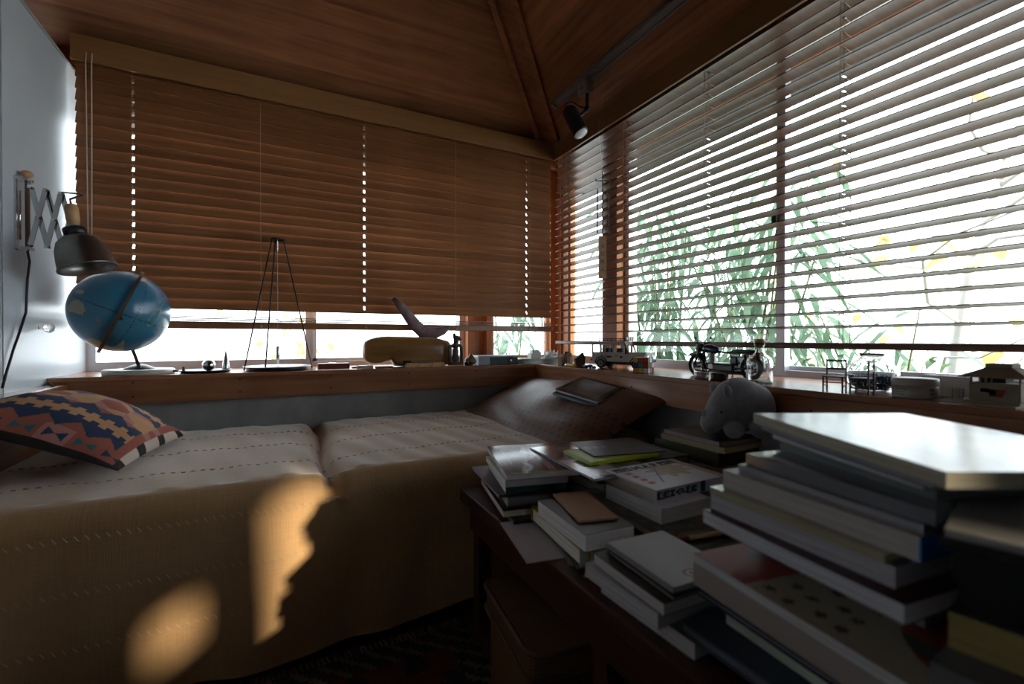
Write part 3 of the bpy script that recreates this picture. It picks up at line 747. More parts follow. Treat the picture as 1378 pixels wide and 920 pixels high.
# far stack by the daybed
z1 = stack(0.440, 0.880, TZ, [
 ('magazine', 'dark thin magazine at the bottom of the stack beside the daybed', 0.0, -0.035, 80, 0.245, 0.15, 0.010, '2B2D30', dict(pages='6E6E70', spine='u0')),
 ('magazine', 'pale thick-paged magazine, second from the bench top beside the daybed', -0.012, -0.010, 78, 0.235, 0.15, 0.014, '20221F', dict(pages='B8B0A0', spine='v1', spcol='8A9096')),
 ('art_book', 'grey softcover book with a silver front edge beside the daybed', 0.006, 0.004, 77, 0.225, 0.145, 0.020, '55585C', dict(pages='8E8C8A', spine='u0', spcol='6E7478')),
 ('magazine', 'purple magazine skewed in the stack beside the daybed', -0.012, 0.012, 82, 0.235, 0.145, 0.006, '3A1830', dict(pages='9A8FA0', spine='u0', spcol='4A1F3A')),
 ('art_book', 'teal-spined book under the brown photo book', 0.006, 0.014, 76, 0.21, 0.140, 0.017, 'A9A5B0', dict(pages='BDBAB6', spine='u0', spcol='0F5F5A', gloss=0.2)),
 ('art_book', 'white softcover book right below the brown photo book', 0.000, 0.004, 77, 0.22, 0.145, 0.013, 'C9C6CC', dict(pages='C8C4BA', spine='u0', spcol='B8B4BE')),
 ('photo_book', 'glossy dark brown photo book with white script topping its stack', 0.004, 0.006, 76, 0.240, 0.175, 0.013, '6F7A50', dict(pages='E0DED8', spine='v1', top=(pr_brown, 90, 70), gloss=0.10, tilt=(0, -1.6))),
])
# stack with the grey magazine
z2 = stack(0.585, 0.775, TZ, [
 ('magazine', 'dark grey magazine at the base below the grey circle magazine', 0.062, 0.035, 88, 0.24, 0.135, 0.018, '33363A', dict(pages='77787A')),
 ('paperback', 'blue-grey paperback tilted under the grey circle magazine', 0.065, 0.03, 93, 0.21, 0.135, 0.022, '3C4A52', dict(pages='8C8C88', spine='u1')),
 ('paperback', 'thick paperback with white page edges under the grey circle magazine', 0.068, 0.042, 94, 0.20, 0.130, 0.026, '2A2522', dict(pages='B0ADA6', spine='u1')),
 ('magazine', 'thin black magazine pressed under the grey circle magazine', 0.052, 0.035, 92, 0.24, 0.135, 0.012, '17181A', dict(pages='5A4A40')),
 ('magazine', 'brown-edged magazine just below the grey circle magazine', 0.045, 0.034, 91, 0.25, 0.14, 0.011, '3A2A22', dict(pages='6B5548')),
 ('booklet', 'thin black booklet under the grey circle magazine', 0.040, 0.030, 90, 0.25, 0.15, 0.006, '14161C', dict(pages='8F9098')),
])
book('magazine', 'grey magazine with a pale circle lapping over the brown photo book', (0.578, 0.752), 87, 0.295, 0.17, z2+0.0005, 0.006, '3C3E42', pages='9C9CA4', spine='v1', top=(pr_grey, 90, 70), gloss=0.14, group=GB)
# lime booklet and dark leaflet behind
stack(0.800, 0.80, TZ, [
 ('hardback', 'dark hardback at the base of the stack under the lime booklet', 0.0, 0.0, 88, 0.24, 0.108, 0.050, '23211F', dict(pages='8A857A', hard=True)),
 ('hardback', 'brown hardback in the middle of the stack under the lime booklet', 0.004, 0.004, 90, 0.23, 0.105, 0.0528, '3A2C22', dict(pages='8A857A', hard=True)),
])
zl = z2+0.0072
book('booklet', 'lime green booklet beside the road atlas', (0.630, 0.832), 87, 0.12, 0.20, zl, 0.008, 'A8BC10', pages='A8BC10', spine='v0', group=GB)
book('booklet', 'slate grey leaflet with blue and orange tabs on the lime booklet', (0.662, 0.862), 78, 0.15, 0.19, zl+0.0084, 0.003, '3B3D44', pages='6A6A70', group=GB,
     top=(lambda u, v: ((0.03, 0.10, 0.40) if int(v*16) % 2 == 0 else (0.45, 0.16, 0.08)) if (0.45 < u < 0.60 and 0.03 < v < 0.36) else ((0.10, 0.10, 0.12) if (int(u*30) % 3 and v > .45 and .2 < u < .8) else (0.055, 0.058, 0.07)), 60, 50))
# front-left stack with the ribboned book
z3 = stack(0.450, 0.628, TZ, [
 ('loose_sheet', 'brown cardboard folder sheet under the ribboned book', -0.005, 0.02, 70, 0.19, 0.09, 0.003, '7D6A50', dict(pages='7D6A50')),
 ('loose_sheet', 'black folder sheet under the ribboned book', -0.004, -0.004, 74, 0.19, 0.09, 0.003, '15161A', dict(pages='15161A')),
])
yb = book('hardback', 'black and yellow hardback with an orange ribbon bookmark', (0.452, 0.628), 83, 0.212, 0.108, z3, 0.030, '1A1A1C', pages='C4C0B4', hard=True, spine='u0', spcol='C9D2B8', group=GB)
B((-0.0006, -0.108, 0.0285), (0.212, 0.0004, 0.0302)).build('yellow_edge', cmat('A88A18'), yb)
B((0.207, -0.108, 0.0), (0.2125, 0.0, 0.0302)).build('yellow_edge', cmat('A88A18'), yb)
B((-0.0008, -0.108, 0.002), (0.0002, -0.06, 0.022)).build('spine_label', cmat('4A4F4C'), yb)
MB().tube([(0.004, -0.02, 0.0225), (-0.004, -0.018, 0.018), (-0.012, -0.010, 0.008), (-0.022, 0.004, 0.001-0.005), (-0.03, -0.012, 0.001-0.0055), (-0.02, -0.03, 0.001-0.0055)], 0.0015, 6).build('ribbon', cmat('C07A10'), yb)
z3 += 0.0306
book('paperback', 'thick white-paged paperback on the ribboned hardback', (0.452, 0.612), 86, 0.175, 0.10, z3, 0.030, '17181A', pages='C6C4C2', spine='v1', group=GB); z3 += 0.0304
book('notebook', 'kraft paper notebook on the thick paperback', (0.470, 0.655), 76, 0.145, 0.075, z3, 0.004, '9A7658', pages='A88868', gloss=0.7, group=GB)
book('loose_sheet', 'blank white card jutting over the edge of the bench', (0.385, 0.690), 79, 0.182, 0.105, TZ+0.0005, 0.0015, 'B9B2B4', pages='B9B2B4', gloss=0.6, group=GB)
# road atlas stack
z4 = stack(0.590, 0.575, TZ, [
 ('hardback', 'ochre cloth hardback at the base below the road atlas', 0.02, 0.01, 88, 0.22, 0.16, 0.022, '4A3812', dict(pages='8C8468', hard=True)),
 ('magazine', 'dark glossy magazine fanned out low under the road atlas', -0.020, -0.030, 84, 0.290, 0.19, 0.014, '15161B', dict(pages='6E5E4C', gloss=0.2)),
 ('magazine', 'brown map-printed magazine under the road atlas', -0.004, 0.012, 82, 0.262, 0.20, 0.012, '3A3024', dict(pages='8A7C66', top=(pr_map2, 60, 50))),
])
z4b = z4
book('paperback', 'fat paperback with grey page edges carrying the road atlas', (0.628, 0.618), 90, 0.16, 0.13, z4, 0.030, 'C8C6C8', pages='A8A4A2', spine='v1', group=GB); z4 += 0.0304
book('loose_sheet', 'folded white slip tucked between the paperback and the road atlas', (0.634, 0.612), 92, 0.055, 0.12, z4, 0.0012, 'C8C6CC', pages='C8C6CC', group=GB); z4 += 0.0016
at = book('road_atlas', 'white road atlas with a coloured map and black spine lettering', (0.637, 0.640), 91, 0.152, 0.205, z4, 0.023, 'B9BAC4', pages='A29C94', spine='u0', top=(pr_map, 80, 100), gloss=0.3, group=GB)
B((0, -0.205, 0.0), (0.152, 0.0, 0.0012)).build('yellow_edge', cmat('A98A38'), at)
Msl = plain('ink_slate', (0.035, 0.055, 0.075), 0.5)
for ch, yy, sz in (('関', 0.022, .026), ('西', 0.046, .026), ('M', 0.074, .032), ('A', 0.101, .032), ('P', 0.126, .032), ('関', 0.153, .026), ('西', 0.178, .026)):
    lettering(ch, sz, Msl, at, Matrix.Translation((0.130, -yy, 0.0233)) @ Matrix.Rotation(R(-90), 4, 'Z'), bold=0.0008)
rm_ = random.Random(3)
for k in range(5):
    for q in range(4): B((0.030+0.022*k+rm_.uniform(0, .004), -0.022-0.004*q, 0.0231), (0.044+0.022*k, -0.0195-0.004*q, 0.0234)).build('red_print', Mre, at)
for ch, yy, sz in (('関', 0.011, .0165), ('西', 0.027, .0165), ('M', 0.043, .019), ('A', 0.0585, .019), ('P', 0.073, .019), ('関', 0.089, .0155), ('西', 0.104, .0155)):
    lettering(ch, sz, Mbl, at, Matrix(((0, 0, -1, -0.0007), (0, 1, 0, -yy), (1, 0, 0, 0.0118), (0, 0, 0, 1))), bold=0.0007)
B((-0.0009, -0.135, 0.0012), (0.0, -0.122, 0.0228)).build('spine_band', cmat('2A3550'), at)
tz4 = 0
# front stack with the circle logo
z5 = stack(0.437, 0.388, TZ, [
 ('paperback', 'white paperback flat on the bench at the base of the logo stack', 0.012, 0.0, 92, 0.172, 0.10, 0.022, '6A6460', dict(pages='A4A2A2', spine='v1')),
])
z5 = stack(0.432, 0.425, z5, [
 ('ring_notebook', 'white ring-bound notebook in the logo stack', -0.004, 0.002, 91, 0.150, 0.130, 0.020, 'A6A4A6', dict(pages='A6A4A6')),
 ('paperback', 'white-edged paperback with a black cover in the logo stack', -0.002, -0.006, 88, 0.148, 0.130, 0.016, '111214', dict(pages='ACAAAA')),
])
book('magazine', 'tan-edged thin magazine in the logo stack', (0.446, 0.418), 86, 0.145, 0.118, z5, 0.004, '15161A', pages='8A7862', group=GB); z5 += 0.0044
book('magazine', 'grey magazine with a red circle logo', (0.452, 0.424), 87, 0.142, 0.112, z5, 0.008, '8A8A8C', pages='8E8E90', spine='v0', top=(pr_logo, 60, 60), group=GB)
zp = TZ+0.022+0.014+0.0012+0.0046
pen = thing('pen', 'red and cream pen on the dark magazine below the road atlas', 'pen', (0.62, 0.571, zp), R(-9))
MB().cyl((0, 0, 0), (0.02, 0, 0), 0.0045).build('pen_cap', cmat('7A1410', 0.3), pen)
MB().cyl((0.0202, 0, 0), (0.09, 0, 0), 0.0042).build('barrel', cmat('B8A070', 0.4), pen)
MB().cyl((0.0902, 0, 0), (0.13, 0, 0), 0.0043, 0.003).build('pen_tail', cmat('7A1410', 0.3), pen)
# --- the tall stack
ZT = TZ
big = [
 # name, label, Fx, Fy, ang, lu, lv, t, cover, kw
 ('hardback', 'grey hardback at the base of the tall stack', 0.480, 0.185, 88, 0.20, 0.15, 0.018, '4A4A48', dict(pages='8A8A80', hard=True)),
 ('hardback', 'blue-grey cloth hardback jutting out low in the tall stack', 0.455, 0.175, 90, 0.240, 0.17, 0.014, '3C4656', dict(pages='5A5E66', hard=True, gloss=0.6)),
 ('paperback', 'open-edged paperback with curled pale pages in the tall stack', 0.485, 0.170, 86, 0.215, 0.15, 0.022, '1C2436', dict(pages='B4BCAC')),
 ('magazine', 'slate magazine above the curled paperback in the tall stack', 0.470, 0.165, 85, 0.235, 0.16, 0.008, '4A4C50', dict(pages='5E6064')),
 ('hardback', 'black hardback in the lower half of the tall stack', 0.455, 0.150, 85, 0.262, 0.17, 0.008, '101114', dict(pages='8C90A0', hard=True)),
 ('slipcase_book', 'wide beige slipcased book in the tall stack', 0.452, 0.135, 84, 0.285, 0.19, 0.028, '9A9088', dict(pages='9A9088', spine='v0', gloss=0.45)),
 ('picture_book', 'red picture book with black stars on beige sticking out of the tall stack', 0.446, 0.135, 83, 0.285, 0.20, 0.012, '8A8A90', dict(pages='A8A8A8', spine='v1', top=(pr_stars, 120, 90), gloss=0.4)),
 ('magazine', 'grey magazine on the red picture book', 0.550, 0.205, 83, 0.185, 0.120, 0.034, '55555A', dict(pages='76767A')),
 ('paperback', 'white-paged paperback with maroon covers in the tall stack', 0.472, 0.190, 83, 0.232, 0.16, 0.018, '3A0C14', dict(pages='A8A8AE', spine='u1', spcol='B04020')),
 ('paperback', 'white paperback with uneven pages in the tall stack', 0.492, 0.205, 85, 0.212, 0.13, 0.020, '8E8C8E', dict(pages='96949A')),
 ('booklet', 'thin cream booklet in the middle of the tall stack', 0.490, 0.212, 84, 0.208, 0.135, 0.008, 'A8A28A', dict(pages='8C8668', gloss=0.15, coat=0.5)),
 ('hardback', 'thick white hardback with a bright blue spine in the tall stack', 0.500, 0.190, 83, 0.222, 0.15, 0.022, 'B4B0AC', dict(pages='9A9690', spine='u0', spcol='1270B8')),
 ('magazine', 'thin grey booklet on the blue-spined hardback', 0.510, 0.192, 81, 0.210, 0.15, 0.008, '7C7E82', dict(pages='86868A', gloss=0.3)),
 ('art_book', 'glossy grey art book in the upper tall stack', 0.515, 0.185, 80, 0.212, 0.16, 0.014, '70747C', dict(pages='8C8E92', spine='v0', gloss=0.12, coat=0.6)),
 ('magazine', 'slate green magazine high in the tall stack', 0.545, 0.196, 70, 0.205, 0.18, 0.010, '3C4648', dict(pages='5A6262')),
 ('magazine', 'fanned white-paged magazine high in the tall stack', 0.530, 0.200, 66, 0.222, 0.18, 0.008, '5C5E62', dict(pages='9A9AA0')),
 ('magazine', 'black and orange magazine right under the top book', 0.508, 0.185, 64, 0.262, 0.20, 0.009, '1A2030', dict(pages='6A6C74', gloss=0.15, coat=0.4)),
 ('art_book', 'large glossy white art book topping the tall stack', 0.485, 0.168, 63, 0.296, 0.222, 0.014, '9A9488', dict(pages='8E8878', spine='v1', top=(painted_shine, 40, 40), gloss=0.19)),
]
zz = TZ
for b_ in big:
    book(b_[0], b_[1], (b_[2], b_[3]), b_[4], b_[5], b_[6], zz, b_[7], b_[8], group=GB, **b_[9]); zz += b_[7]+0.0004
print('tall stack top', zz)
# stacks to the right of it
z8 = stack(0.490, -0.130, TZ, [
 ('hardback', 'dark hardback at the base of the stack of old books', 0.0, 0.0, 88, 0.20, 0.17, 0.028, '1A1614', dict(pages='6A655A', hard=True)),
 ('hardback', 'brown hardback low in the stack of old books', 0.004, 0.004, 90, 0.20, 0.17, 0.026, '2A1E16', dict(pages='6A655A', hard=True)),
 ('hardback', 'green cloth hardback low in the stack of old books', 0.0, -0.004, 92, 0.20, 0.17, 0.026, '1E261E', dict(pages='6A655A', hard=True)),
 ('hardback', 'grey cloth hardback low in the stack of old books', 0.002, 0.0, 90, 0.20, 0.17, 0.026, '2A2A2C', dict(pages='6A655A', hard=True)),
])
z8 = stack(0.470, -0.065, z8, [
 ('hardback', 'grey board-covered old book under the yellowed book', 0.012, 0.0, 95, 0.235, 0.19, 0.026, '6A6A6C', dict(pages='6A6A6A', spine='v0', gloss=0.6)),
 ('old_book', 'old book with yellowed pages and a dark cover', 0.055, 0.012, 98, 0.225, 0.16, 0.032, '45403C', dict(pages='8A7A48')),
 ('hardback', 'maroon black hardback above the yellowed book', 0.060, 0.012, 98, 0.220, 0.16, 0.030, '160A0A', dict(pages='2A1A18', spine='v0', hard=True)),
 ('hardback', 'black hardback under the sliding black magazine', 0.050, 0.010, 99, 0.222, 0.16, 0.026, '0E0E10', dict(pages='1C1C20', spine='v0')),
 ('magazine', 'black magazine sliding off the stack of old books', 0.042, 0.012, 100, 0.225, 0.17, 0.010, '0C0C10', dict(pages='14141A', gloss=0.25)),
 ('folder', 'silver-grey folder on the stack of old books', 0.050, 0.030, 104, 0.205, 0.18, 0.006, '8C8884', dict(pages='8C8884', gloss=0.5)),
])
print('old stack top', z8)
# stack below the plush rhino
RX, RY = 0.925, 0.735
z6 = stack(RX, RY, TZ, [
 ('hardback', 'brown hardback at the base of the stack below the grey plush toy', 0.012, 0.03, 90, 0.17, 0.15, 0.032, '4A3A28', dict(pages='8A8468', hard=True)),
 ('hardback', 'cream hardback low in the stack below the grey plush toy', 0.006, 0.03, 91, 0.20, 0.15, 0.028, '6A6448', dict(pages='9A9478', hard=True)),
 ('booklet', 'long cream box set below the olive slipcase', -0.008, 0.02, 90, 0.19, 0.15, 0.024, '7A7460', dict(pages='9A9068', spine='v0')),
 ('slipcase_book', 'thick olive slipcased book below the grey plush toy', 0.004, 0.0, 90, 0.205, 0.15, 0.034, '3C3A22', dict(pages='3C3A22', spine='v0')),
 ('booklet', 'cream paperback on the olive slipcase', 0.010, -0.012, 91, 0.195, 0.14, 0.014, '9A9270', dict(pages='A8A080', spine='v0')),
 ('magazine', 'dark magazine directly under the grey plush toy', 0.006, 0.0, 88, 0.18, 0.15, 0.012, '1C1718', dict(pages='8A7C7C', spine='u1', gloss=0.3)),
])
stack(0.925, 0.975, TZ, [
 ('hardback', 'brown hardback flat on the bench under the red one', 0.0, 0.0, 90, 0.12, 0.15, 0.030, '5A4A30', dict(pages='8A8060', hard=True)),
 ('hardback', 'red hardback with a tan border near the corner cushion', -0.01, 0.005, 88, 0.12, 0.15, 0.026, '6E5A38', dict(pages='7A6A4A', top=(lambda u, v: (0.16, 0.012, 0.01) if min(u, 1-u, v, 1-v) > 0.14 else (0.20, 0.13, 0.06), 30, 30))),
])
# ------------------------------------------------------------------ plush toy
M_plush = plain('grey_plush', (0.29, 0.295, 0.32), 0.95, var=0.12, scale=60, bump=0.3, sheen=0.6)
fd = Vector((-0.95, 0.31, 0))
rh = thing('plush_rhinoceros', 'grey plush rhinoceros sitting on the pile of books', 'plush toy', (1.050, 0.764, z6+0.002), math.atan2(fd.y, fd.x))
meta('body', [((0, 0, 0.080), (0.062, 0.052, 0.058)), ((-0.045, 0, 0.068), (0.052, 0.052, 0.058)), ((0.035, 0, 0.085), (0.05, 0.047, 0.05)), ((0.010, 0, 0.112), (0.04, 0.034, 0.03)),
   ((0.062, 0, 0.066), (0.042, 0.036, 0.042)), ((0.088, 0, 0.044), (0.034, 0.029, 0.031)), ((0.102, 0, 0.028), (0.024, 0.025, 0.022)),
   ((0.050, 0.036, 0.018), (0.028, 0.022, 0.020)), ((0.050, -0.036, 0.018), (0.028, 0.022, 0.020)), ((-0.035, 0.042, 0.018), (0.034, 0.022, 0.022)), ((-0.035, -0.042, 0.018), (0.034, 0.022, 0.022))], M_plush, rh, 0.005)
for sy in (-1, 1): meta('ear', [((0.066, sy*0.030, 0.112), (0.013, 0.009, 0.020), (0, R(25), 0)), ((0.062, sy*0.027, 0.100), (0.010, 0.008, 0.012))], M_plush, rh, 0.003)
meta('horn', [((0.116, 0, 0.052), (0.009, 0.009, 0.014), (0, R(20), 0))], plain('plush_horn', (0.35, 0.34, 0.33), 0.95), rh, 0.003)
for sy in (-1, 1): MB().sphere((0.086, sy*0.031, 0.062), 0.0035, 12).build('eye', M_black, rh)
MB().tube([(-0.096, 0, 0.07), (-0.104, 0.004, 0.055), (-0.104, 0.006, 0.04)], [0.004, 0.0035, 0.004], 8).build('tail', M_plush, rh)
rh.scale = (0.86, 0.92, 1.0)
# books on the brown cushion
b1 = book('booklet', 'light blue booklet on the brown cushion', (0.968, 1.232), 105, 0.215, 0.165, 0.512, 0.009, '5E86A0', pages='8AA0B0', spine='v1', gloss=0.4, tilt=(-13, -8.5))
b2 = book('photo_book', 'dark-framed photo book on the light blue booklet', (0.975, 1.252), 107, 0.19, 0.165, 0.5255, 0.013, '23262C', pages='C8CCD2', hard=True, spine='v1', top=(pr_photo, 50, 50), gloss=0.12, coat=0.3, tilt=(-13, -8.5))
# ------------------------------------------------------------------ scissor wall lamp
lp = P(24, 300, x=XL)
lam = thing('scissor_wall_lamp', 'scissor-arm wall lamp with a dark metal shade', 'wall lamp', (XL, lp.y, 0))
def L(o): return wpar(o, lam)
y0 = lp.y; zt, zb_ = 1.205, 0.998
L(B((XL, y0-0.022, zb_), (XL+0.004, y0-0.012, zt)).build('wall_plate', M_steel))
L(B((XL, y0-0.024, zt-0.012), (XL+0.030, y0+0.010, zt-0.004)).build('bracket', M_steel))
L(B((XL, y0-0.024, zb_+0.002), (XL+0.030, y0+0.012, zb_+0.010)).build('bracket', M_steel))
L(MB().cyl((XL+0.020, y0, zb_+0.006), (XL+0.020, y0, zt+0.002), 0.0055, n=14).build('pivot_rod', wood('lamp_rod', (0.10, 0.04, 0.02), (0.16, 0.07, 0.03), 0.4, 'Z')))
L(MB().sphere((XL+0.020, y0, zt+0.010), 0.013, 18, (1, 1, 0.8)).build('knob', M_ltwood))
L(MB().tube([(XL+0.006, y0-0.005, zt-0.04), (XL+0.006, y0-0.005, zb_+0.03)], 0.003, 8).build('slide_wire', M_chrome))
# lattice, reaching out along ax
ax = Vector((0.99, -0.10, 0)).normalized(); o0 = Vector((XL+0.028, y0-0.004, 0)); nrm_l = Vector((ax.y, -ax.x, 0))
st_ = 0.0335; zc = 1.098; hh = 0.078
def lpnt(i, zz_): q = o0+ax*(i*st_); return Vector((q.x, q.y, zz_))
zhi = [1.172, 1.170, 1.166]; zlo = [1.010, 1.012, 1.010]
segs = [((0, 1.175), (1, 1.010)), ((1, 1.010), (1.95, 1.168)), ((0, 1.015), (1, 1.172)), ((1, 1.172), (2, 1.008)), ((1.95, 1.168), (2.7, 1.07)), ((2, 1.008), (2.75, 1.075))]
segs = [((0, 1.178), (1.05, 1.012)), ((0, 1.015), (1.0, 1.174)), ((1.0, 1.174), (2.05, 1.008)), ((1.05, 1.012), (2.0, 1.168)), ((2.0, 1.168), (2.55, 1.085)), ((2.05, 1.008), (2.60, 1.095))]
for k, (a, b_) in enumerate(segs):
    off = nrm_l*(0.003 if k % 2 else -0.003)
    L(MB().bar(lpnt(*a)+off, lpnt(*b_)+off, 0.012, 0.0025, up=nrm_l).build('lattice_arm', M_steel))
for a in ((0, 1.178), (1.05, 1.012), (1.0, 1.174), (2.05, 1.008), (2.0, 1.168), (2.57, 1.09), (0.52, 1.094), (1.52, 1.09)):
    c = lpnt(*a); L(MB().cyl(c-nrm_l*0.008, c+nrm_l*0.008, 0.0045, n=12).build('rivet', M_chrome))
L(MB().tube([lpnt(0, 1.178), (XL+0.02, y0, zt-0.008)], 0.004, 8).build('link', M_steel))
L(MB().tube([lpnt(0, 1.015), (XL+0.02, y0, zb_+0.006)], 0.004, 8).build('link', M_steel))
# shade
sc_ = P(113, 345, y=y0-0.06)                       # middle of the shade
axis = Vector((0.30, -0.10, -1)).normalized()
sh = bpy.data.objects.new('shade', None)
ea = axis.orthogonal().normalized()
def lathe_axis(prof, c, d, n=40):
    d = Vector(d).normalized(); a = d.orthogonal().normalized(); b = d.cross(a); m = MB()
    m.M = Matrix((a, b, d)).transposed().to_4x4(); m.M.translation = Vector(c); return m.lathe(prof, n)
prof = [(0.020, -0.060), (0.036, -0.056), (0.050, -0.042), (0.058, -0.020), (0.063, 0.010), (0.065, 0.030), (0.0675, 0.034), (0.0675, 0.037), (0.064, 0.037), (0.0605, 0.010), (0.0555, -0.020), (0.047, -0.040), (0.034, -0.053), (0.0, -0.057)]
shd = L(lathe_axis(prof, sc_, axis).build('shade', M_dsteel))
L(lathe_axis([(0.0, -0.084), (0.024, -0.084), (0.026, -0.080), (0.026, -0.066), (0.022, -0.0605), (0, -0.0605)], sc_, axis).build('collar', M_black))
hb_ = sc_-axis*0.080; hd_ = Vector((-0.10, 0.03, 1)).normalized()
L(MB().cyl(hb_, hb_+hd_*0.012, 0.014, n=16).build('socket', M_dsteel))
L(lathe_axis([(0, 0), (0.013, 0.0), (0.0155, 0.020), (0.0155, 0.050), (0.012, 0.060), (0, 0.063)], hb_+hd_*0.010, hd_, 20).build('wood_handle', M_ltwood))
e_ = lpnt(2.58, 1.09); L(MB().tube([e_, (e_+hb_)/2+Vector((0, 0, -0.004)), hb_+Vector((0, 0, -0.002))], 0.005, 8).build('swivel', M_steel))
hp = hb_+hd_*0.073
L(MB().tube([hp, hp+Vector((-0.002, 0, 0.012)), hp+Vector((0.03, -0.01, 0.026)), hp+Vector((0.012, 0, 0.030)), lpnt(2.0, 1.172), lpnt(1.5, 1.10), lpnt(1.0, 1.176), lpnt(0.45, 1.09), lpnt(0.05, 1.01)], 0.0028, 8).build('flex', M_black))
cpts = [P(a, b_, x=XL+0.006) for a, b_ in ((36, 334), (40, 352), (37, 375), (36, 395), (35, 420), (27, 445), (18, 470), (9, 500), (3, 522))]
crd = MB().tube(cpts, 0.0032, 8).build('power_cord', M_black); tag(crd, 'black power cord hanging down the grey wall below the lamp', 'cord')
tag(MB().tube([P(a, b_, z=0.6105) for a, b_ in ((27, 517), (40, 512), (55, 511), (66, 514), (72, 519))], 0.003, 8).build('loose_cable', M_black), 'short black cable lying on the wooden ledge by the window sill', 'cable')

# ------------------------------------------------------------------ globe
GR = 0.134
gc = P(163, 419, y=1.955); gb = Vector((P(188, 497, y=2.045).x, 2.045, SZ))
glb = thing('desk_globe', 'blue desk globe on a tilted brass meridian stand', 'globe', gb)
def globe_mat():
    m, nt, b = nm('globe_map')
    tc = nt.nodes.new('ShaderNodeTexCoord'); n = nt.nodes.new('ShaderNodeTexNoise'); n.inputs['Scale'].default_value = 6; n.inputs['Detail'].default_value = 4
    nt.links.new(tc.outputs['Object'], n.inputs['Vector'])
    a = nt.nodes.new('ShaderNodeAttribute'); a.attribute_name = 'print'
    mx = nt.nodes.new('ShaderNodeMixRGB'); mx.blend_type = 'MULTIPLY'; mx.inputs[0].default_value = 0.35
    nt.links.new(a.outputs['Color'], mx.inputs[1]); nt.links.new(n.outputs['Color'], mx.inputs[2]); nt.links.new(mx.outputs[0], b.inputs['Base Color'])
    b.inputs['Roughness'].default_value = 0.28; b.inputs['Coat Weight'].default_value = 0.3
    return m
pole = (P(195, 368, y=1.90)-P(137, 472, y=1.90)).normalized()
tocam = (Vector((0, 0, CAMZ))-gc).normalized(); tocam = (tocam-pole*tocam.dot(pole)).normalized(); sidev = pole.cross(tocam)
gV = (gc-Vector((0, 0, CAMZ))).normalized(); gR = gV.cross(Vector((0, 0, 1))).normalized(); gU = gR.cross(gV)
AUS = [(-0.94, -0.15), (-0.86, -0.02), (-0.80, 0.02), (-0.76, 0.00), (-0.74, 0.05), (-0.69, -0.02), (-0.64, -0.12), (-0.62, -0.22), (-0.68, -0.33), (-0.75, -0.30), (-0.82, -0.27), (-0.90, -0.28)]
def inpoly(x, y, poly):
    c = False; j = len(poly)-1
    for i in range(len(poly)):
        if (poly[i][1] > y) != (poly[j][1] > y) and x < (poly[j][0]-poly[i][0])*(y-poly[i][1])/(poly[j][1]-poly[i][1])+poly[i][0]: c = not c
        j = i
    return c
def gcol(u, v):
    # direction
    th = math.pi*v; ph = 2*math.pi*u
    d = Vector((math.sin(th)*math.cos(ph), math.sin(th)*math.sin(ph), -math.cos(th)))
    sx = d.dot(gR); sy = d.dot(gU); dep = -d.dot(gV)
    sea = (0.045, 0.22, 0.36); land = (0.46, 0.41, 0.34)
    if dep > -0.2:
        if inpoly(sx, sy-0.22, AUS): return land
        if math.hypot((sx+0.72)/1.6, (sy-0.42)) < 0.05: return land
        if abs(sx+0.40+0.3*(sy+0.20)) < 0.025 and -0.27 < sy < -0.16: return (0.30, 0.18, 0.15)
        if sy < -0.74+0.10*math.sin(sx*9) and sx < 0.05: return (0.40, 0.33, 0.18)
        if math.hypot(sx-0.42, sy-0.82) < 0.07: return (0.42, 0.32, 0.05)
        for k, (cx, cy) in enumerate(((0.76, 0.22), (0.62, -0.12))):
            dx, dy = sx-cx, sy-cy; q = (dx*0.5+dy*0.87, dx*0.87-dy*0.5); rr = (q[0]/0.26)**2+(q[1]/0.075)**2 if k == 1 else (q[0]/0.20)**2+(q[1]/0.05)**2
            if 0.72 < rr < 1.0: return (0.36, 0.38, 0.26)
    else:
        n = math.sin(4*ph+2)*math.sin(3*th+1)+0.5*math.sin(9*ph)*math.sin(7*th)
        if n > 0.45: return land
    if abs(d.dot(pole)) < 0.008 or abs(d.dot(sidev)*0.95-d.dot(tocam)*0.3) < 0.006: return (0.02, 0.05, 0.08)
    return sea
def gfn(u, v):
    th = math.pi*v; ph = 2*math.pi*u
    return Vector((math.sin(th)*math.cos(ph), math.sin(th)*math.sin(ph), -math.cos(th)))*GR
me = grid(gfn, 220, 130, gcol); me.materials.append(globe_mat())
wpar(link('sphere', me, None, gc), glb)
M_brass = plain('aged_brass', (0.16, 0.12, 0.075), 0.42, metal=0.8)
ring = []
for i in range(41):
    a = -math.pi/2+math.pi*i/40; ring.append(gc+(pole*math.sin(a)+tocam*math.cos(a))*(GR+0.012))
rm = MB()
for i in range(40): rm.bar(ring[i], ring[i+1], 0.009, 0.0035, up=((ring[i]+ring[i+1])/2-gc).normalized())
wpar(rm.build('meridian_arm', M_brass), glb)
for s_ in (1, -1): wpar(MB().cyl(gc+pole*s_*(GR-0.002), gc+pole*s_*(GR+0.015), 0.005, n=12).build('axis_pin', M_brass), glb)
mid = gc+tocam*(GR+0.013)-pole*0.004
wpar(MB().bar(Vector((gb.x, gb.y-0.012, SZ+0.030)), mid, 0.010, 0.006, up=tocam).build('strut', M_brass), glb)
wpar(MB().lathe([(0, 0.0), (0.100, 0.0), (0.102, 0.003), (0.102, 0.014), (0.099, 0.017), (0, 0.017)], 48, gb).build('base_disc', plain('ivory_base', (0.50, 0.48, 0.42), 0.35)), glb)
wpar(MB().lathe([(0.048, 0.017), (0.044, 0.021), (0.026, 0.030), (0.014, 0.034), (0, 0.035)], 32, gb).build('base_cap', plain('base_cap_dark', (0.035, 0.033, 0.03), 0.4, metal=0.5)), glb)

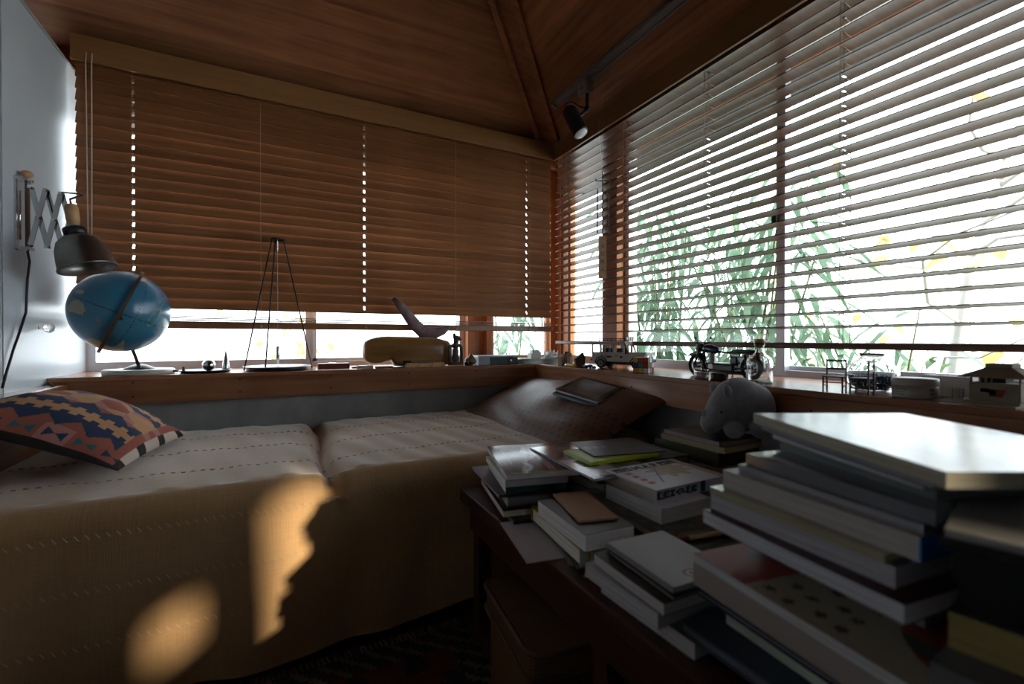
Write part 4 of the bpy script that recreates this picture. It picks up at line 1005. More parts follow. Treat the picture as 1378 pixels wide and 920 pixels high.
# ------------------------------------------------------------------ small things on the long sill
def S_(px, yy): v = P(px, 490, y=yy); return Vector((v.x, yy, SZ))
t = thing('round_tray', 'round black tray with a figurine and steel ball beside the globe', 'tray', S_(277, 2.035))
MB().lathe([(0, 0), (0.066, 0), (0.080, 0.006), (0.082, 0.010), (0.078, 0.010), (0.064, 0.005), (0, 0.005)], 40).build('dish', M_blackm, t)
MB().tube([(-0.083, -0.005, 0.007), (-0.100, -0.008, 0.009), (-0.112, -0.010, 0.008)], 0.004, 8).build('handle', M_blackm, t)
tag(MB().sphere((0, 0, 0.0), 0.0215, 28).build('steel_ball', M_chrome, None, S_(281, 2.02)+Vector((0, 0, 0.0267))), 'polished steel ball resting in the round black tray', 'ball')
tag(MB().lathe([(0, 0), (0.015, 0), (0.0155, 0.002), (0.0005, 0.088), (0, 0.088)], 28).build('steel_cone', M_steel, None, S_(304, 2.10)), 'slim steel cone standing behind the round black tray', 'cone')
t = thing('figurine', 'tiny brown figurine on the rim side of the round black tray', 'figurine', S_(247, 2.00))
MB().lathe([(0, 0), (0.008, 0), (0.009, 0.004), (0.005, 0.010), (0.006, 0.016), (0, 0.018)], 14).build('torso', M_brass, t); MB().sphere((0, 0, 0.021), 0.005, 12).build('head', M_brass, t)
# pendulum
pc = S_(374, 2.075)
t = thing('pendulum_stand', 'tall black tripod pendulum with a steel bob over a round plate', 'pendulum', pc)
MB().lathe([(0, 0), (0.108, 0), (0.112, 0.003), (0.112, 0.011), (0.108, 0.013), (0, 0.013)], 48).build('base_plate', M_blackm, t)
MB().lathe([(0.0, 0.0132), (0.122, 0.0132), (0.124, 0.0145), (0.122, 0.016), (0, 0.016)], 48).build('glass_disc', plain('pale_plate', (0.55, 0.58, 0.60), 0.2), t)
TH = 0.525
for a in (250, 205, 5):
    dx, dy = math.cos(R(a)), math.sin(R(a))
    MB().tube([(0.022*dx, 0.022*dy, TH), (0.128*dx, 0.128*dy*0.8, 0.002)], 0.0028, 8).build('leg', M_blackm, t)
MB().tube([(0.024*math.cos(R(i*15)), 0.024*math.sin(R(i*15)), TH) for i in range(24)], 0.0032, 8, True).build('top_ring', M_blackm, t)
MB().bar((-0.024, 0, TH), (0.024, 0, TH), 0.006, 0.003).build('crossbar', M_blackm, t)
MB().cyl((0, 0, TH-0.045), (0, 0, TH+0.008), 0.0022, n=8).build('hook', M_steel, t)
MB().tube([(0, 0, TH-0.04), (0, 0, 0.095)], 0.0009, 6).build('string', plain('string', (0.5, 0.5, 0.45), 0.7), t)
MB().lathe([(0, 0.022), (0.0015, 0.028), (0.007, 0.045), (0.0075, 0.090), (0.005, 0.094), (0, 0.095)], 18).build('bob', M_steel, t)
# red block with glass cube
t = tag(B((-0.062, -0.022, 0), (0.062, 0.022, 0.022), 0.002).build('wooden_block', wood('red_block', (0.13, 0.028, 0.018), (0.20, 0.05, 0.03), 0.4, 'X'), None, S_(449, 2.06)), 'dark red wooden block between the pendulum and the carved log', 'block')
tag(B((-0.014, -0.012, 0), (0.014, 0.012, 0.022), 0.002).build('glass_cube', glass('clear_glass'), None, S_(447, 2.06)+Vector((0, 0, 0.0222))), 'small clear glass cube on the dark red block', 'glass block')
tag(MB().lathe([(0, 0), (0.014, 0), (0.016, 0.003), (0.012, 0.006), (0, 0.0065)], 20).build('dark_disc', M_blackm, None, S_(478, 2.03)), 'small flat dark disc on the sill by the dark red block', 'disc')
tag(B((-0.03, -0.02, 0), (0.03, 0.02, 0.011), 0.001).build('paper_box', plain('buff_box', (0.55, 0.42, 0.32), 0.6), None, S_(490, 2.01)), 'small buff paper box in front of the carved log', 'box')
tag(B((-0.028, -0.018, 0), (0.028, 0.018, 0.010), 0.001).build('paper_box', plain('white_box', (0.62, 0.58, 0.55), 0.6), None, S_(494, 2.03)+Vector((0.0, 0.025, 0.0))), 'small white paper box behind the buff one', 'box')
tag(B((-0.035, -0.02, 0), (0.035, 0.02, 0.006), 0.0008).build('card_stack', plain('card_brown', (0.10, 0.06, 0.04), 0.6), None, S_(517, 2.005)), 'low dark card pack in front of the carved log', 'cards')
# carved log and boomerang
lg = thing('carved_log', 'big carved golden brown wooden log with a rounded end', 'sculpture', S_(551, 2.055))
MLG = wood('log_wood', (0.20, 0.095, 0.028), (0.38, 0.20, 0.065), 0.28, 'X', 0.5)
def logsec(x):      # half depth, bottom z, top z along x
    if x < -0.06: return None
    return None
secs = [(-0.205, 0.000, 0.070, 0.070), (-0.203, 0.018, 0.045, 0.098), (-0.196, 0.030, 0.030, 0.112), (-0.180, 0.038, 0.020, 0.122), (-0.155, 0.042, 0.016, 0.130), (-0.125, 0.042, 0.018, 0.135), (-0.100, 0.042, 0.026, 0.137),
        (-0.085, 0.044, 0.030, 0.137), (-0.070, 0.047, 0.004, 0.136), (-0.02, 0.048, 0.000, 0.135), (0.06, 0.048, 0.000, 0.133), (0.13, 0.047, 0.000, 0.128), (0.18, 0.040, 0.002, 0.115), (0.20, 0.025, 0.02, 0.09), (0.204, 0.0, 0.05, 0.05)]
m = MB(); n = 26; vs = []; fs = []
for (x, hw, z0_, z1_) in secs:
    ch = 0.62+0.10*math.sin((x+0.1)*22)
    for i in range(n):
        a = 2*math.pi*i/n; cy, cz = math.cos(a), math.sin(a)
        e = 0.62; py = hw*math.copysign(abs(cy)**e, cy); pz = (z0_+z1_)/2+(z1_-z0_)/2*math.copysign(abs(cz)**e, cz)
        if cz > 0 and cy < 0: py *= 1-0.25*cz*(0.6+0.4*math.sin(x*30))
        vs.append((x, py, pz))
for j in range(len(secs)-1):
    for i in range(n): fs.append((j*n+i, j*n+(i+1) % n, (j+1)*n+(i+1) % n, (j+1)*n+i))
m.add(vs, fs, True); m.build('log_body', MLG, lg)
bo = thing('boomerang', 'dark mottled wooden boomerang leaning on the carved log', 'boomerang', S_(574, 2.075)+Vector((0, 0, 0.130)))
bp_ = [(-0.155, 0.178), (-0.120, 0.140), (-0.085, 0.098), (-0.052, 0.056), (-0.022, 0.030), (0.012, 0.020), (0.045, 0.022), (0.080, 0.034), (0.110, 0.052)]
hw = [0.010, 0.020, 0.025, 0.0275, 0.030, 0.028, 0.025, 0.021, 0.009]
vs = []; fs = []; n = 12
for i, (x, z) in enumerate(bp_):
    a = Vector(bp_[min(i+1, 8)])-Vector(bp_[max(i-1, 0)]); a.normalize(); nn = Vector((-a.y, a.x))
    for k in range(n):
        an = 2*math.pi*k/n; vs.append((x+nn.x*hw[i]*math.cos(an), 0.0065*math.sin(an)-0.04*(z-0.02), z+nn.y*hw[i]*math.cos(an)))
for i in range(8):
    for k in range(n): fs.append((i*n+k, i*n+(k+1) % n, (i+1)*n+(k+1) % n, (i+1)*n+k))
fs += [tuple(range(n)), tuple(range(8*n, 9*n))]
MB().add(vs, fs, True).build('blade', plain('boomerang_wood', (0.17, 0.10, 0.105), 0.45, var=0.5, scale=26), bo)
# light wooden blocks and steel tube
b0 = S_(546, 1.985); b1_ = S_(597, 1.985); w_ = (b1_.x-b0.x)/3
for k in range(3):
    tag(B((0.0008, -0.014, 0), (w_-0.0008, 0.014, 0.0185), 0.001).build('wooden_block', M_ltwood, None, (b0.x+w_*k, 1.985, SZ)), 'pale wooden block in the row of three before the carved log', 'block', 'pale wooden blocks in a row')
t = thing('metal_pen', 'silver metal pen with a dark grip lying across the pale blocks', 'pen', (b0.x-0.012, 1.985, SZ+0.0245))
MB().cyl((0, 0, 0), (0.035, 0, 0), 0.005, n=12).build('grip', M_blackm, t); MB().cyl((0.0352, 0, 0), (0.165, 0, 0), 0.0052, n=12).build('barrel', M_steel, t); MB().cyl((0.1652, 0, 0), (0.172, 0, 0), 0.004, n=12).build('tip', M_chrome, t)
# carved idol
idl = thing('carved_idol', 'small dark carved wooden idol with arched arms', 'statue', S_(613, 1.99), R(-8))
MI = plain('idol_wood', (0.10, 0.06, 0.052), 0.6, var=0.35, scale=60, bump=0.4)
B((-0.032, -0.020, 0), (0.034, 0.022, 0.020), 0.004).build('plinth', MI, idl)
meta('figure', [((0, 0, 0.035), (0.018, 0.014, 0.022)), ((0, 0, 0.065), (0.014, 0.012, 0.022)), ((0, 0, 0.094), (0.020, 0.013, 0.012)), ((0.002, -0.002, 0.115), (0.013, 0.012, 0.013)), ((0.004, -0.002, 0.130), (0.017, 0.010, 0.010)), ((0.020, -0.002, 0.124), (0.010, 0.007, 0.007)), ((-0.006, 0, 0.143), (0.007, 0.007, 0.009))], MI, idl, 0.003)
for s_ in (-1, 1): MB().tube([(s_*0.016, 0, 0.094), (s_*0.027, 0, 0.088), (s_*0.029, 0, 0.060), (s_*0.026, -0.004, 0.016)], [0.008, 0.008, 0.007, 0.007], 10).build('arm', MI, idl)
# bird-shaped gourd, bead, stick
t = thing('clay_bird', 'brown clay bird ornament beside the carved idol', 'ornament', S_(633, 2.005))
meta('body', [((0, 0, 0.020), (0.030, 0.022, 0.020)), ((0.004, 0, 0.036), (0.014, 0.013, 0.014)), ((0.004, 0, 0.050), (0.008, 0.008, 0.009))], plain('brown_clay', (0.20, 0.11, 0.045), 0.5, var=0.2), t, 0.003)
tag(MB().sphere((0, 0, 0), 0.0115, 18).build('glass_bead', plain('black_bead', (0.01, 0.012, 0.02), 0.08), None, S_(628, 1.968)+Vector((0, 0, 0.0117))), 'shiny black bead in front of the clay bird', 'bead')
tag(MB().bar((-0.045, -0.004, 0.003), (0.045, 0.008, 0.003), 0.006, 0.005).build('wooden_stick', M_ltwood, None, S_(612, 1.962)), 'short pale wooden stick lying before the carved idol', 'stick')
# slate box with clasp
t = thing('slate_box', 'flat slate blue box with a round silver clasp', 'box', S_(667, 2.035))
B((-0.105, -0.035, 0), (0.105, 0.045, 0.036), 0.002).build('box_body', plain('slate_card', (0.085, 0.125, 0.15), 0.55), t)
B((-0.107, -0.030, 0.0362), (0.10, 0.047, 0.044), 0.001).build('lid', plain('pale_lid', (0.50, 0.54, 0.58), 0.4), t)
B((-0.107, -0.037, 0.0005), (-0.048, -0.0352, 0.036)).build('pale_panel', plain('pale_blue', (0.42, 0.48, 0.56), 0.5), t)
B((0.052, -0.039, 0.001), (0.076, -0.0352, 0.037)).build('strap', plain('slate_dark', (0.04, 0.055, 0.065), 0.5), t)
MB().cyl((0.064, -0.0392, 0.020), (0.064, -0.043, 0.020), 0.006, n=16).build('clasp', M_steel, t)
# corner tray and clutter
t = thing('glass_tray', 'thick pale green glass tray in the corner of the sill', 'tray', S_(722, 2.045))
MB().prism(rrect(0.125, 0.075, 0.015), 0, 0.018).build('tray_floor', plain('green_glass', (0.40, 0.47, 0.45), 0.15), t)
MB().tube([(x, y, 0.020) for x, y in rrect(0.12, 0.07, 0.015)], 0.006, 8, True).build('tray_rim', plain('green_glass', (0.40, 0.47, 0.45), 0.15), t)
t = thing('white_box', 'small white box with a sloping lid in the glass tray', 'box', S_(719, 2.055)+Vector((0, 0, 0.0185)))
B((-0.030, -0.02, 0), (0.030, 0.02, 0.032), 0.001).build('box_body', M_white, t)
MB().prism([(-0.02, 0.032), (0.034, 0.032), (0.012, 0.050), (-0.016, 0.046)], -0.02, 0.02).build('lid', M_white, t)
t.children[1].rotation_euler = (R(90), 0, 0)
B((-0.022, -0.021, 0.036), (-0.017, -0.0202, 0.054)).build('dark_tab', M_black, t)
cr_ = thing('crystal_cluster', 'spiky white crystal cluster at the corner end of the glass tray', 'crystal', S_(741, 2.060)+Vector((0, 0, 0.0185)))
MQ = plain('white_crystal', (0.85, 0.86, 0.9), 0.25)
meta('matrix_rock', [((0, 0, 0.010), (0.038, 0.026, 0.012)), ((-0.022, -0.008, 0.010), (0.02, 0.018, 0.012))], plain('pale_rock', (0.62, 0.62, 0.60), 0.7, var=0.2), cr_, 0.005)
for k in range(26):
    x, y = rnd.uniform(-0.036, 0.040), rnd.uniform(-0.022, 0.022); d = Vector((x*9+rnd.uniform(-.3, .3), y*9+rnd.uniform(-.3, .3), 1)).normalized(); l = rnd.uniform(0.018, 0.040)
    p = Vector((x, y, 0.012)); MB().cyl(p, p+d*l*0.7, 0.0045, 0.004, 6, smooth=False).cyl(p+d*l*0.7, p+d*l, 0.004, 0.0003, 6, smooth=False).build('crystal', MQ, cr_)
def sq(px, x): v = P(px, 490, x=x); return Vector((x, v.y, SZ))
t = thing('card_house', 'tiny tan card house beside the crystal cluster', 'model house', sq(757, 1.165), R(10))
B((-0.016, -0.013, 0), (0.016, 0.013, 0.042), 0.001).build('card_body', plain('kraft_card', (0.26, 0.18, 0.11), 0.7), t)
MB().prism([(-0.016, 0.042), (0.016, 0.042), (0.0, 0.056)], -0.013, 0.013).build('gable', plain('kraft_pale', (0.42, 0.31, 0.22), 0.7), t); t.children[1].rotation_euler = (R(90), 0, 0)
t = thing('card_house', 'tiny pale card house leaning beside the dark card house', 'model house', sq(766, 1.215), R(30))
B((-0.014, -0.012, 0), (0.014, 0.012, 0.040), 0.001).build('card_body', plain('kraft_pale', (0.42, 0.31, 0.22), 0.7), t)
MB().prism([(-0.014, 0.040), (0.014, 0.040), (-0.004, 0.060)], -0.012, 0.012).build('gable', plain('kraft_card', (0.26, 0.18, 0.11), 0.7), t); t.children[1].rotation_euler = (R(90), 0, 0)
t = thing('toy_camera', 'small black toy behind the tiny card houses', 'toy', sq(762, 1.275), R(-20))
B((-0.028, -0.012, 0), (0.028, 0.012, 0.050), 0.003).build('toy_body', M_black, t); B((-0.010, -0.010, 0.0502), (0.012, 0.010, 0.062), 0.002).build('toy_top', M_black, t); MB().cyl((0, -0.0122, 0.025), (0, -0.020, 0.025), 0.009, n=16).build('toy_lens', M_dsteel, t)
t = thing('card_house', 'dark brown card house with a pitched roof next to the model car', 'model house', sq(780, 1.225), R(-25))
B((-0.022, -0.016, 0), (0.022, 0.016, 0.034), 0.001).build('card_body', plain('dark_card', (0.085, 0.055, 0.04), 0.7), t)
MB().prism([(-0.026, 0.032), (0.024, 0.034), (0.014, 0.062)], -0.018, 0.018).build('roof', plain('dark_card2', (0.055, 0.05, 0.048), 0.6), t); t.children[1].rotation_euler = (R(90), 0, 0)
t = thing('lighter', 'yellow plastic lighter lying in front of the card houses', 'lighter', sq(769, 1.152), R(-86))
MB().cyl((-0.030, 0, 0.008), (0.024, 0, 0.008), 0.0078, n=16).build('lighter_body', plain('yellow_plastic', (0.62, 0.46, 0.02), 0.3), t)
MB().cyl((-0.040, 0, 0.008), (-0.0302, 0, 0.008), 0.0068, n=16).build('lighter_cap', M_steel, t); MB().cyl((0.0242, 0, 0.008), (0.030, 0, 0.008), 0.005, n=12).build('thumb_wheel', plain('yellow_plastic', (0.62, 0.46, 0.02), 0.3), t)
for k, (px, xx, rr, hx) in enumerate(((789, 1.165, 0.009, (0.02, 0.10, 0.22)), (794, 1.185, 0.010, (0.02, 0.16, 0.28)), (799, 1.168, 0.008, (0.03, 0.14, 0.30)), (786, 1.185, 0.008, (0.45, 0.5, 0.52)))):
    tag(meta('sea_glass', [((0, 0, rr*0.8), (rr*1.25, rr, rr*0.8)), ((rr*.5, 0, rr*.7), (rr, rr*.8, rr*.6))], plain('sea_glass_%d' % k, hx, 0.15), None, 0.0025), 'polished blue glass pebble behind the model car wheel' if k < 3 else 'pale grey glass pebble among the blue ones', 'pebble', 'blue glass pebbles' if k < 3 else None).location = sq(px, xx)
# ------------------------------------------------------------------ garden sill: model car
rw = P(809, 494.5, z=SZ); fw_ = P(857, 497.5, z=SZ)
cdv = (fw_-rw); CL = cdv.length
mc = thing('model_car', 'beige model off-road car with a black roof rack', 'toy car', (1.205, rw.y, SZ), math.atan2(cdv.y, cdv.x))
HD = R(-68); k_ = 0.162/0.150
lf = Vector((-math.sin(HD), math.cos(HD), 0)); q0 = P(809, 494.5, x=1.235)
mc.location = (1.235+lf.x*0.037, q0.y+lf.y*0.037, SZ); mc.rotation_euler = (0, 0, HD)
MC_ = plain('car_beige', (0.48, 0.425, 0.37), 0.45); MCd = plain('car_dark', (0.02, 0.02, 0.022), 0.5); MT = plain('tyre', (0.018, 0.018, 0.018), 0.7)
def K(x, y, z): return (x*k_, y*k_, z*k_*0.88)
def cb(name, lo, hi, m, bev=0.0): return B(K(*lo), K(*hi), bev*k_).build(name, m, mc)
cb('lower_body', (-0.042, -0.036, 0.030), (0.122, 0.036, 0.062), MC_, 0.002)
cb('bonnet', (0.108, -0.033, 0.050), (0.186, 0.033, 0.072), MC_, 0.003)
cb('wing', (0.122, 0.028, 0.040), (0.184, 0.038, 0.064), MC_, 0.003); cb('wing', (0.122, -0.038, 0.040), (0.184, -0.028, 0.064), MC_, 0.003)
cb('bumper', (0.186, -0.040, 0.030), (0.194, 0.040, 0.040), MCd); cb('bumper', (-0.048, -0.036, 0.032), (-0.042, 0.036, 0.040), MCd)
cb('chassis', (-0.035, -0.022, 0.018), (0.182, 0.022, 0.032), MCd)
cb('roof', (-0.042, -0.034, 0.112), (0.100, 0.034, 0.119), MC_, 0.002)
for s_ in (-1, 1):
    y_ = 0.034*s_; yi, yo = (y_-0.0015, y_+0.0015)
    for x0, x1 in ((-0.042, -0.036), (-0.006, 0.002), (0.014, 0.020), (0.050, 0.058), (0.094, 0.100)):
        cb('pillar', (x0, yi, 0.062), (x1, yo, 0.112), MC_)
    cb('window_sill_band', (-0.042, yi, 0.0622), (0.100, yo, 0.072), MC_); cb('window_head_band', (-0.042, yi, 0.104), (0.100, yo, 0.1118), MC_)
cb('windscreen_frame', (0.098, -0.034, 0.104), (0.102, 0.034, 0.112), MC_)
MB().bar(K(0.100, 0.033, 0.112), K(0.116, 0.033, 0.066), 0.004*k_, 0.004*k_).build('windscreen_post', MCd, mc); MB().bar(K(0.100, -0.033, 0.112), K(0.116, -0.033, 0.066), 0.004*k_, 0.004*k_).build('windscreen_post', MCd, mc)
wsm = MB().add([K(0.101, -0.031, 0.108), K(0.101, 0.031, 0.108), K(0.114, 0.031, 0.070), K(0.114, -0.031, 0.070)], [(0, 1, 2, 3)]).build('windscreen', PANE, mc)
for x in (0.016, 0.076):
    for y in (-0.018, 0.018): cb('car_seat', (x-0.012, y-0.012, 0.060), (x+0.012, y+0.012, 0.090), MCd, 0.003)
cb('door_line', (0.0185, -0.0376, 0.034), (0.0195, -0.0362, 0.062), MCd); cb('badge', (0.026, -0.0376, 0.048), (0.046, -0.0362, 0.056), MCd); cb('badge', (0.0, -0.0376, 0.054), (0.010, -0.0362, 0.058), MCd); cb('door_handle', (0.062, -0.038, 0.055), (0.072, -0.0362, 0.058), MCd)
MB().cyl(K(0.088, -0.0362, 0.052), K(0.088, -0.0376, 0.052), 0.005*k_, n=14).build('badge', MCd, mc)
for x in (0, 0.150):
    for s_ in (-1, 1):
        w = MB().cyl(K(x, s_*0.026, 0.0215), K(x, s_*0.040, 0.0215), 0.0188*k_, n=28).build('wheel', MT, mc)
        MB().cyl(K(x, s_*0.040, 0.0215), K(x, s_*0.0408, 0.0215), 0.0115*k_, n=20).build('rim', plain('rim_grey', (0.20, 0.19, 0.18), 0.5), w)
        MB().cyl(K(x, s_*0.0408, 0.0215), K(x, s_*0.042, 0.0215), 0.004*k_, n=12).build('hub', MCd, w)
        arch = MB().tube([K(x+0.026*math.cos(R(a)), s_*0.0375, 0.024+0.026*math.sin(R(a))) for a in range(0, 181, 15)], 0.0025*k_, 6).build('wheel_arch', MCd, mc)
rk = MB()
for s_ in (-1, 1): rk.tube([K(-0.045, s_*0.034, 0.132), K(0.102, s_*0.034, 0.132)], 0.0016*k_, 6); rk.tube([K(-0.045, s_*0.034, 0.124), K(0.102, s_*0.034, 0.124)], 0.0016*k_, 6)
for i in range(9):
    x = -0.045+0.147*i/8; rk.tube([K(x, -0.034, 0.124), K(x, 0.034, 0.124)], 0.0013*k_, 6)
    for s_ in (-1, 1): rk.tube([K(x, s_*0.034, 0.119), K(x, s_*0.034, 0.132)], 0.0013*k_, 6)
rk.build('roof_rack', MCd, mc)
for y in (-0.026, -0.009, 0.009, 0.026): MB().cyl(K(0.100, y, 0.132), K(0.108, y, 0.132), 0.0065*k_, n=16).build('spot_lamp', plain('lamp_white', (0.75, 0.77, 0.8), 0.2), mc)
for y in (-0.022, 0.022): MB().cyl(K(0.186, y, 0.058), K(0.189, y, 0.058), 0.007*k_, n=16).build('headlamp', M_chrome, mc)
# puzzle cube
qc = P(873.7, 500.2, z=SZ); qs = 0.056
pcu = thing('puzzle_cube', 'scrambled colour puzzle cube in front of the model car', 'puzzle cube', (1.185, P(872, 500, x=1.185).y, SZ), R(25))
CU = {'R': (0.55, 0.02, 0.02), 'G': (0.01, 0.25, 0.10), 'B': (0.015, 0.03, 0.18), 'Y': (0.55, 0.38, 0.02), 'W': (0.7, 0.7, 0.72), 'O': (0.62, 0.16, 0.03)}
# corner nearest the viewer at local origin; cube extends +x (away) and +y / -y
ux = qs/3
B((0, 0, 0), (qs, qs, qs), 0.001).build('cube_core', M_black, pcu)
def stk(name, face, i, j, c):
    g = 0.0012; m = plain('sticker_'+c, CU[c], 0.3)
    if face == 'x': B((-0.0006, qs-(i+1)*ux+g, (2-j)*ux+g), (0.0, qs-i*ux-g, (3-j)*ux-g)).build('sticker', m, pcu)
    elif face == 'y': B((i*ux+g, -0.0006, (2-j)*ux+g), ((i+1)*ux-g, 0.0, (3-j)*ux-g)).build('sticker', m, pcu)
    else: B((i*ux+g, j*ux+g, qs), ((i+1)*ux-g, (j+1)*ux-g, qs+0.0006)).build('sticker', m, pcu)
for face, rows in (('x', ('YRR', 'BGR', 'OYW')), ('y', ('GWB', 'GRW', 'WOB')), ('z', ('RWG', 'YBO', 'WGR'))):
    for j in range(3):
        for i in range(3): stk('sticker', face, i, j, rows[j][i])

# ------------------------------------------------------------------ model motorcycle
fwc = P(938, 487, x=1.255); rwc = P(1011, 489, x=1.225)
wbm = (rwc-fwc).length; fa = (fwc-rwc); 
mo = thing('model_motorcycle', 'black model motorcycle with a blue tank on the sill', 'toy motorcycle', (rwc.x, rwc.y, SZ), math.atan2(fa.y, fa.x))
WR = 0.0375; q_ = wbm/0.150
MBk = plain('bike_black', (0.014, 0.014, 0.016), 0.3); MBl = plain('bike_tank', (0.03, 0.06, 0.11), 0.15, coat=0.5)
def bw(x, nme):
    w = MB().tube([(x+(WR-0.006)*math.cos(R(a)), 0, WR+(WR-0.006)*math.sin(R(a))) for a in range(0, 360, 12)], 0.0062, 10, True).build(nme, MT, mo)
    MB().tube([(x+(WR-0.013)*math.cos(R(a)), 0, WR+(WR-0.013)*math.sin(R(a))) for a in range(0, 360, 12)], 0.0022, 8, True).build('wheel_rim', M_steel, w)
    sp = MB()
    for k in range(18):
        a = R(k*20); sp.cyl((x+0.006*math.cos(a+0.5), 0.004*(-1)**k, WR+0.006*math.sin(a+0.5)), (x+(WR-0.013)*math.cos(a), 0, WR+(WR-0.013)*math.sin(a)), 0.0005, n=4)
    sp.build('spokes', M_steel, w)['kind'] = 'stuff'
    MB().cyl((x, -0.009, WR), (x, 0.009, WR), 0.010, n=20).build('hub', MBk, w)
FX = wbm
bw(0, 'rear_wheel'); bw(FX, 'front_wheel')
def ft(name, pts, r, m, n=8): return MB().tube(pts, r, n).build(name, m, mo)
for s_ in (-1, 1):
    ft('fork', [(FX, s_*0.011, WR), (FX-0.026, s_*0.011, 0.095)], 0.0035, MBk)
    ft('handlebar', [(FX-0.028, 0, 0.104), (FX-0.030, s_*0.018, 0.112), (FX-0.038, s_*0.038, 0.110)], 0.0026, MBk)
    ft('mirror_stalk', [(FX-0.032, s_*0.024, 0.112), (FX-0.028, s_*0.030, 0.124)], 0.0014, MBk)
    MB().sphere((FX-0.028, s_*0.031, 0.127), 0.006, 12, (1, 0.4, 0.7)).build('mirror', MBk, mo)
    ft('shock', [(0.0, s_*0.013, WR), (0.012, s_*0.013, 0.078)], 0.004, MBk)
    ft('exhaust', [(FX-0.052, s_*0.018, 0.050), (FX-0.058, s_*0.020, 0.026), (0.055, s_*0.021, 0.022), (-0.020, s_*0.021, 0.024)], 0.005, MBk)
MB().sphere((FX-0.016, 0, 0.096), 0.016, 18, (0.9, 1, 1)).build('headlight', M_dsteel, mo)
fen = lambda x, a0, a1, rr: [(x+rr*math.cos(R(a)), 0, WR+rr*math.sin(R(a))) for a in range(a0, a1+1, 10)]
def fender(name, x, a0, a1):
    m = MB(); pts = fen(x, a0, a1, WR+0.007); vs = []; fs = []
    for p in pts: vs += [(p[0], -0.010, p[2]-0.002), (p[0], 0, p[2]+0.001), (p[0], 0.010, p[2]-0.002)]
    for i in range(len(pts)-1):
        for j in range(2): fs.append((i*3+j, i*3+j+1, (i+1)*3+j+1, (i+1)*3+j))
    o = m.add(vs, fs, True).build(name, MBk, mo); md = o.modifiers.new('thick', 'SOLIDIFY'); md.thickness = 0.0014
fender('front_fender', FX, 40, 150); fender('rear_fender', 0, 60, 190)
meta('fuel_tank', [((FX-0.055, 0, 0.092), (0.030, 0.016, 0.014)), ((FX-0.075, 0, 0.088), (0.022, 0.013, 0.012))], MBl, mo, 0.003)
meta('seat', [((0.035, 0, 0.086), (0.040, 0.014, 0.007)), ((0.005, 0, 0.086), (0.026, 0.013, 0.007))], MBk, mo, 0.003)
ft('frame', [(FX-0.030, 0, 0.092), (FX-0.045, 0, 0.030), (0.055, 0, 0.026), (0.040, 0, 0.080), (FX-0.035, 0, 0.085)], 0.0035, MBk)
ft('swing_arm', [(0.055, 0.012, 0.034), (0.0, 0.012, WR)], 0.003, MBk); ft('swing_arm', [(0.055, -0.012, 0.034), (0.0, -0.012, WR)], 0.003, MBk)
MB().box((0.050, -0.018, 0.022), (FX-0.054, 0.018, 0.048), 0.006).build('crankcase', MBk, mo)
eng = MB()
for k in range(7): eng.cyl((FX-0.068, 0, 0.050+0.0042*k), (FX-0.068, 0, 0.0525+0.0042*k), 0.014, n=18)
eng.build('cylinder_fins', M_dsteel, mo); MB().cyl((FX-0.068, 0, 0.048), (FX-0.068, 0, 0.080), 0.010, n=16).build('cylinder_barrel', M_dsteel, mo)
MB().box((0.038, -0.016, 0.048), (0.066, 0.016, 0.072), 0.004).build('side_cover', MBk, mo)
MB().cyl((FX-0.080, -0.019, 0.036), (FX-0.080, 0.019, 0.036), 0.010, n=18).build('gear_cover', M_dsteel, mo)
MB().cyl((-0.038, 0, 0.078), (-0.046, 0, 0.078), 0.005, n=12).build('tail_lamp', plain('tail_red', (0.3, 0.01, 0.01), 0.2), mo)
ft('side_stand', [(0.050, 0.014, 0.026), (0.040, 0.034, 0.002)], 0.002, MBk)
# tins and bottle
t = thing('tin', 'small round silver tin in front of the model motorcycle', 'tin', P(944, 507, x=1.168)); t.location.z = SZ
MB().lathe([(0, 0), (0.0215, 0), (0.0215, 0.025), (0, 0.025)], 36).build('tin_body', plain('satin_tin', (0.7, 0.7, 0.7), 0.35, metal=0.8), t); MB().lathe([(0.0222, 0.022), (0.0222, 0.029), (0.020, 0.0302), (0, 0.0302)], 36).build('lid', M_chrome, t)
t = thing('tin', 'low dark lacquered tin beside the silver one', 'tin', P(968, 510, x=1.165)); t.location.z = SZ
MD = plain('dark_lacquer', (0.03, 0.016, 0.012), 0.2)
MB().lathe([(0, 0), (0.024, 0), (0.024, 0.016), (0, 0.016)], 36).build('tin_body', MD, t); MB().lathe([(0.0246, 0.014), (0.0246, 0.022), (0.022, 0.0232), (0, 0.0232)], 36).build('lid', MD, t)
bt = thing('glass_bottle', 'clear glass bottle with a cork stopper beside the model motorcycle', 'bottle', P(1022, 511, x=1.168)); bt.location.z = SZ
MB().lathe([(0, 0.002), (0.030, 0.001), (0.0325, 0.004), (0.0325, 0.062), (0.029, 0.072), (0.016, 0.082), (0.0115, 0.088), (0.0115, 0.106), (0.0130, 0.107), (0.0130, 0.112), (0.0095, 0.112), (0.0092, 0.088), (0.014, 0.079), (0.027, 0.069), (0.0295, 0.060), (0.0295, 0.010), (0.027, 0.007), (0, 0.0065)], 48).build('bottle_body', glass('clear_glass'), bt)
MB().lathe([(0, 0.100), (0.0088, 0.100), (0.0092, 0.113), (0.013, 0.114), (0.0132, 0.124), (0, 0.1245)], 24).build('cork', M_ltwood, bt)
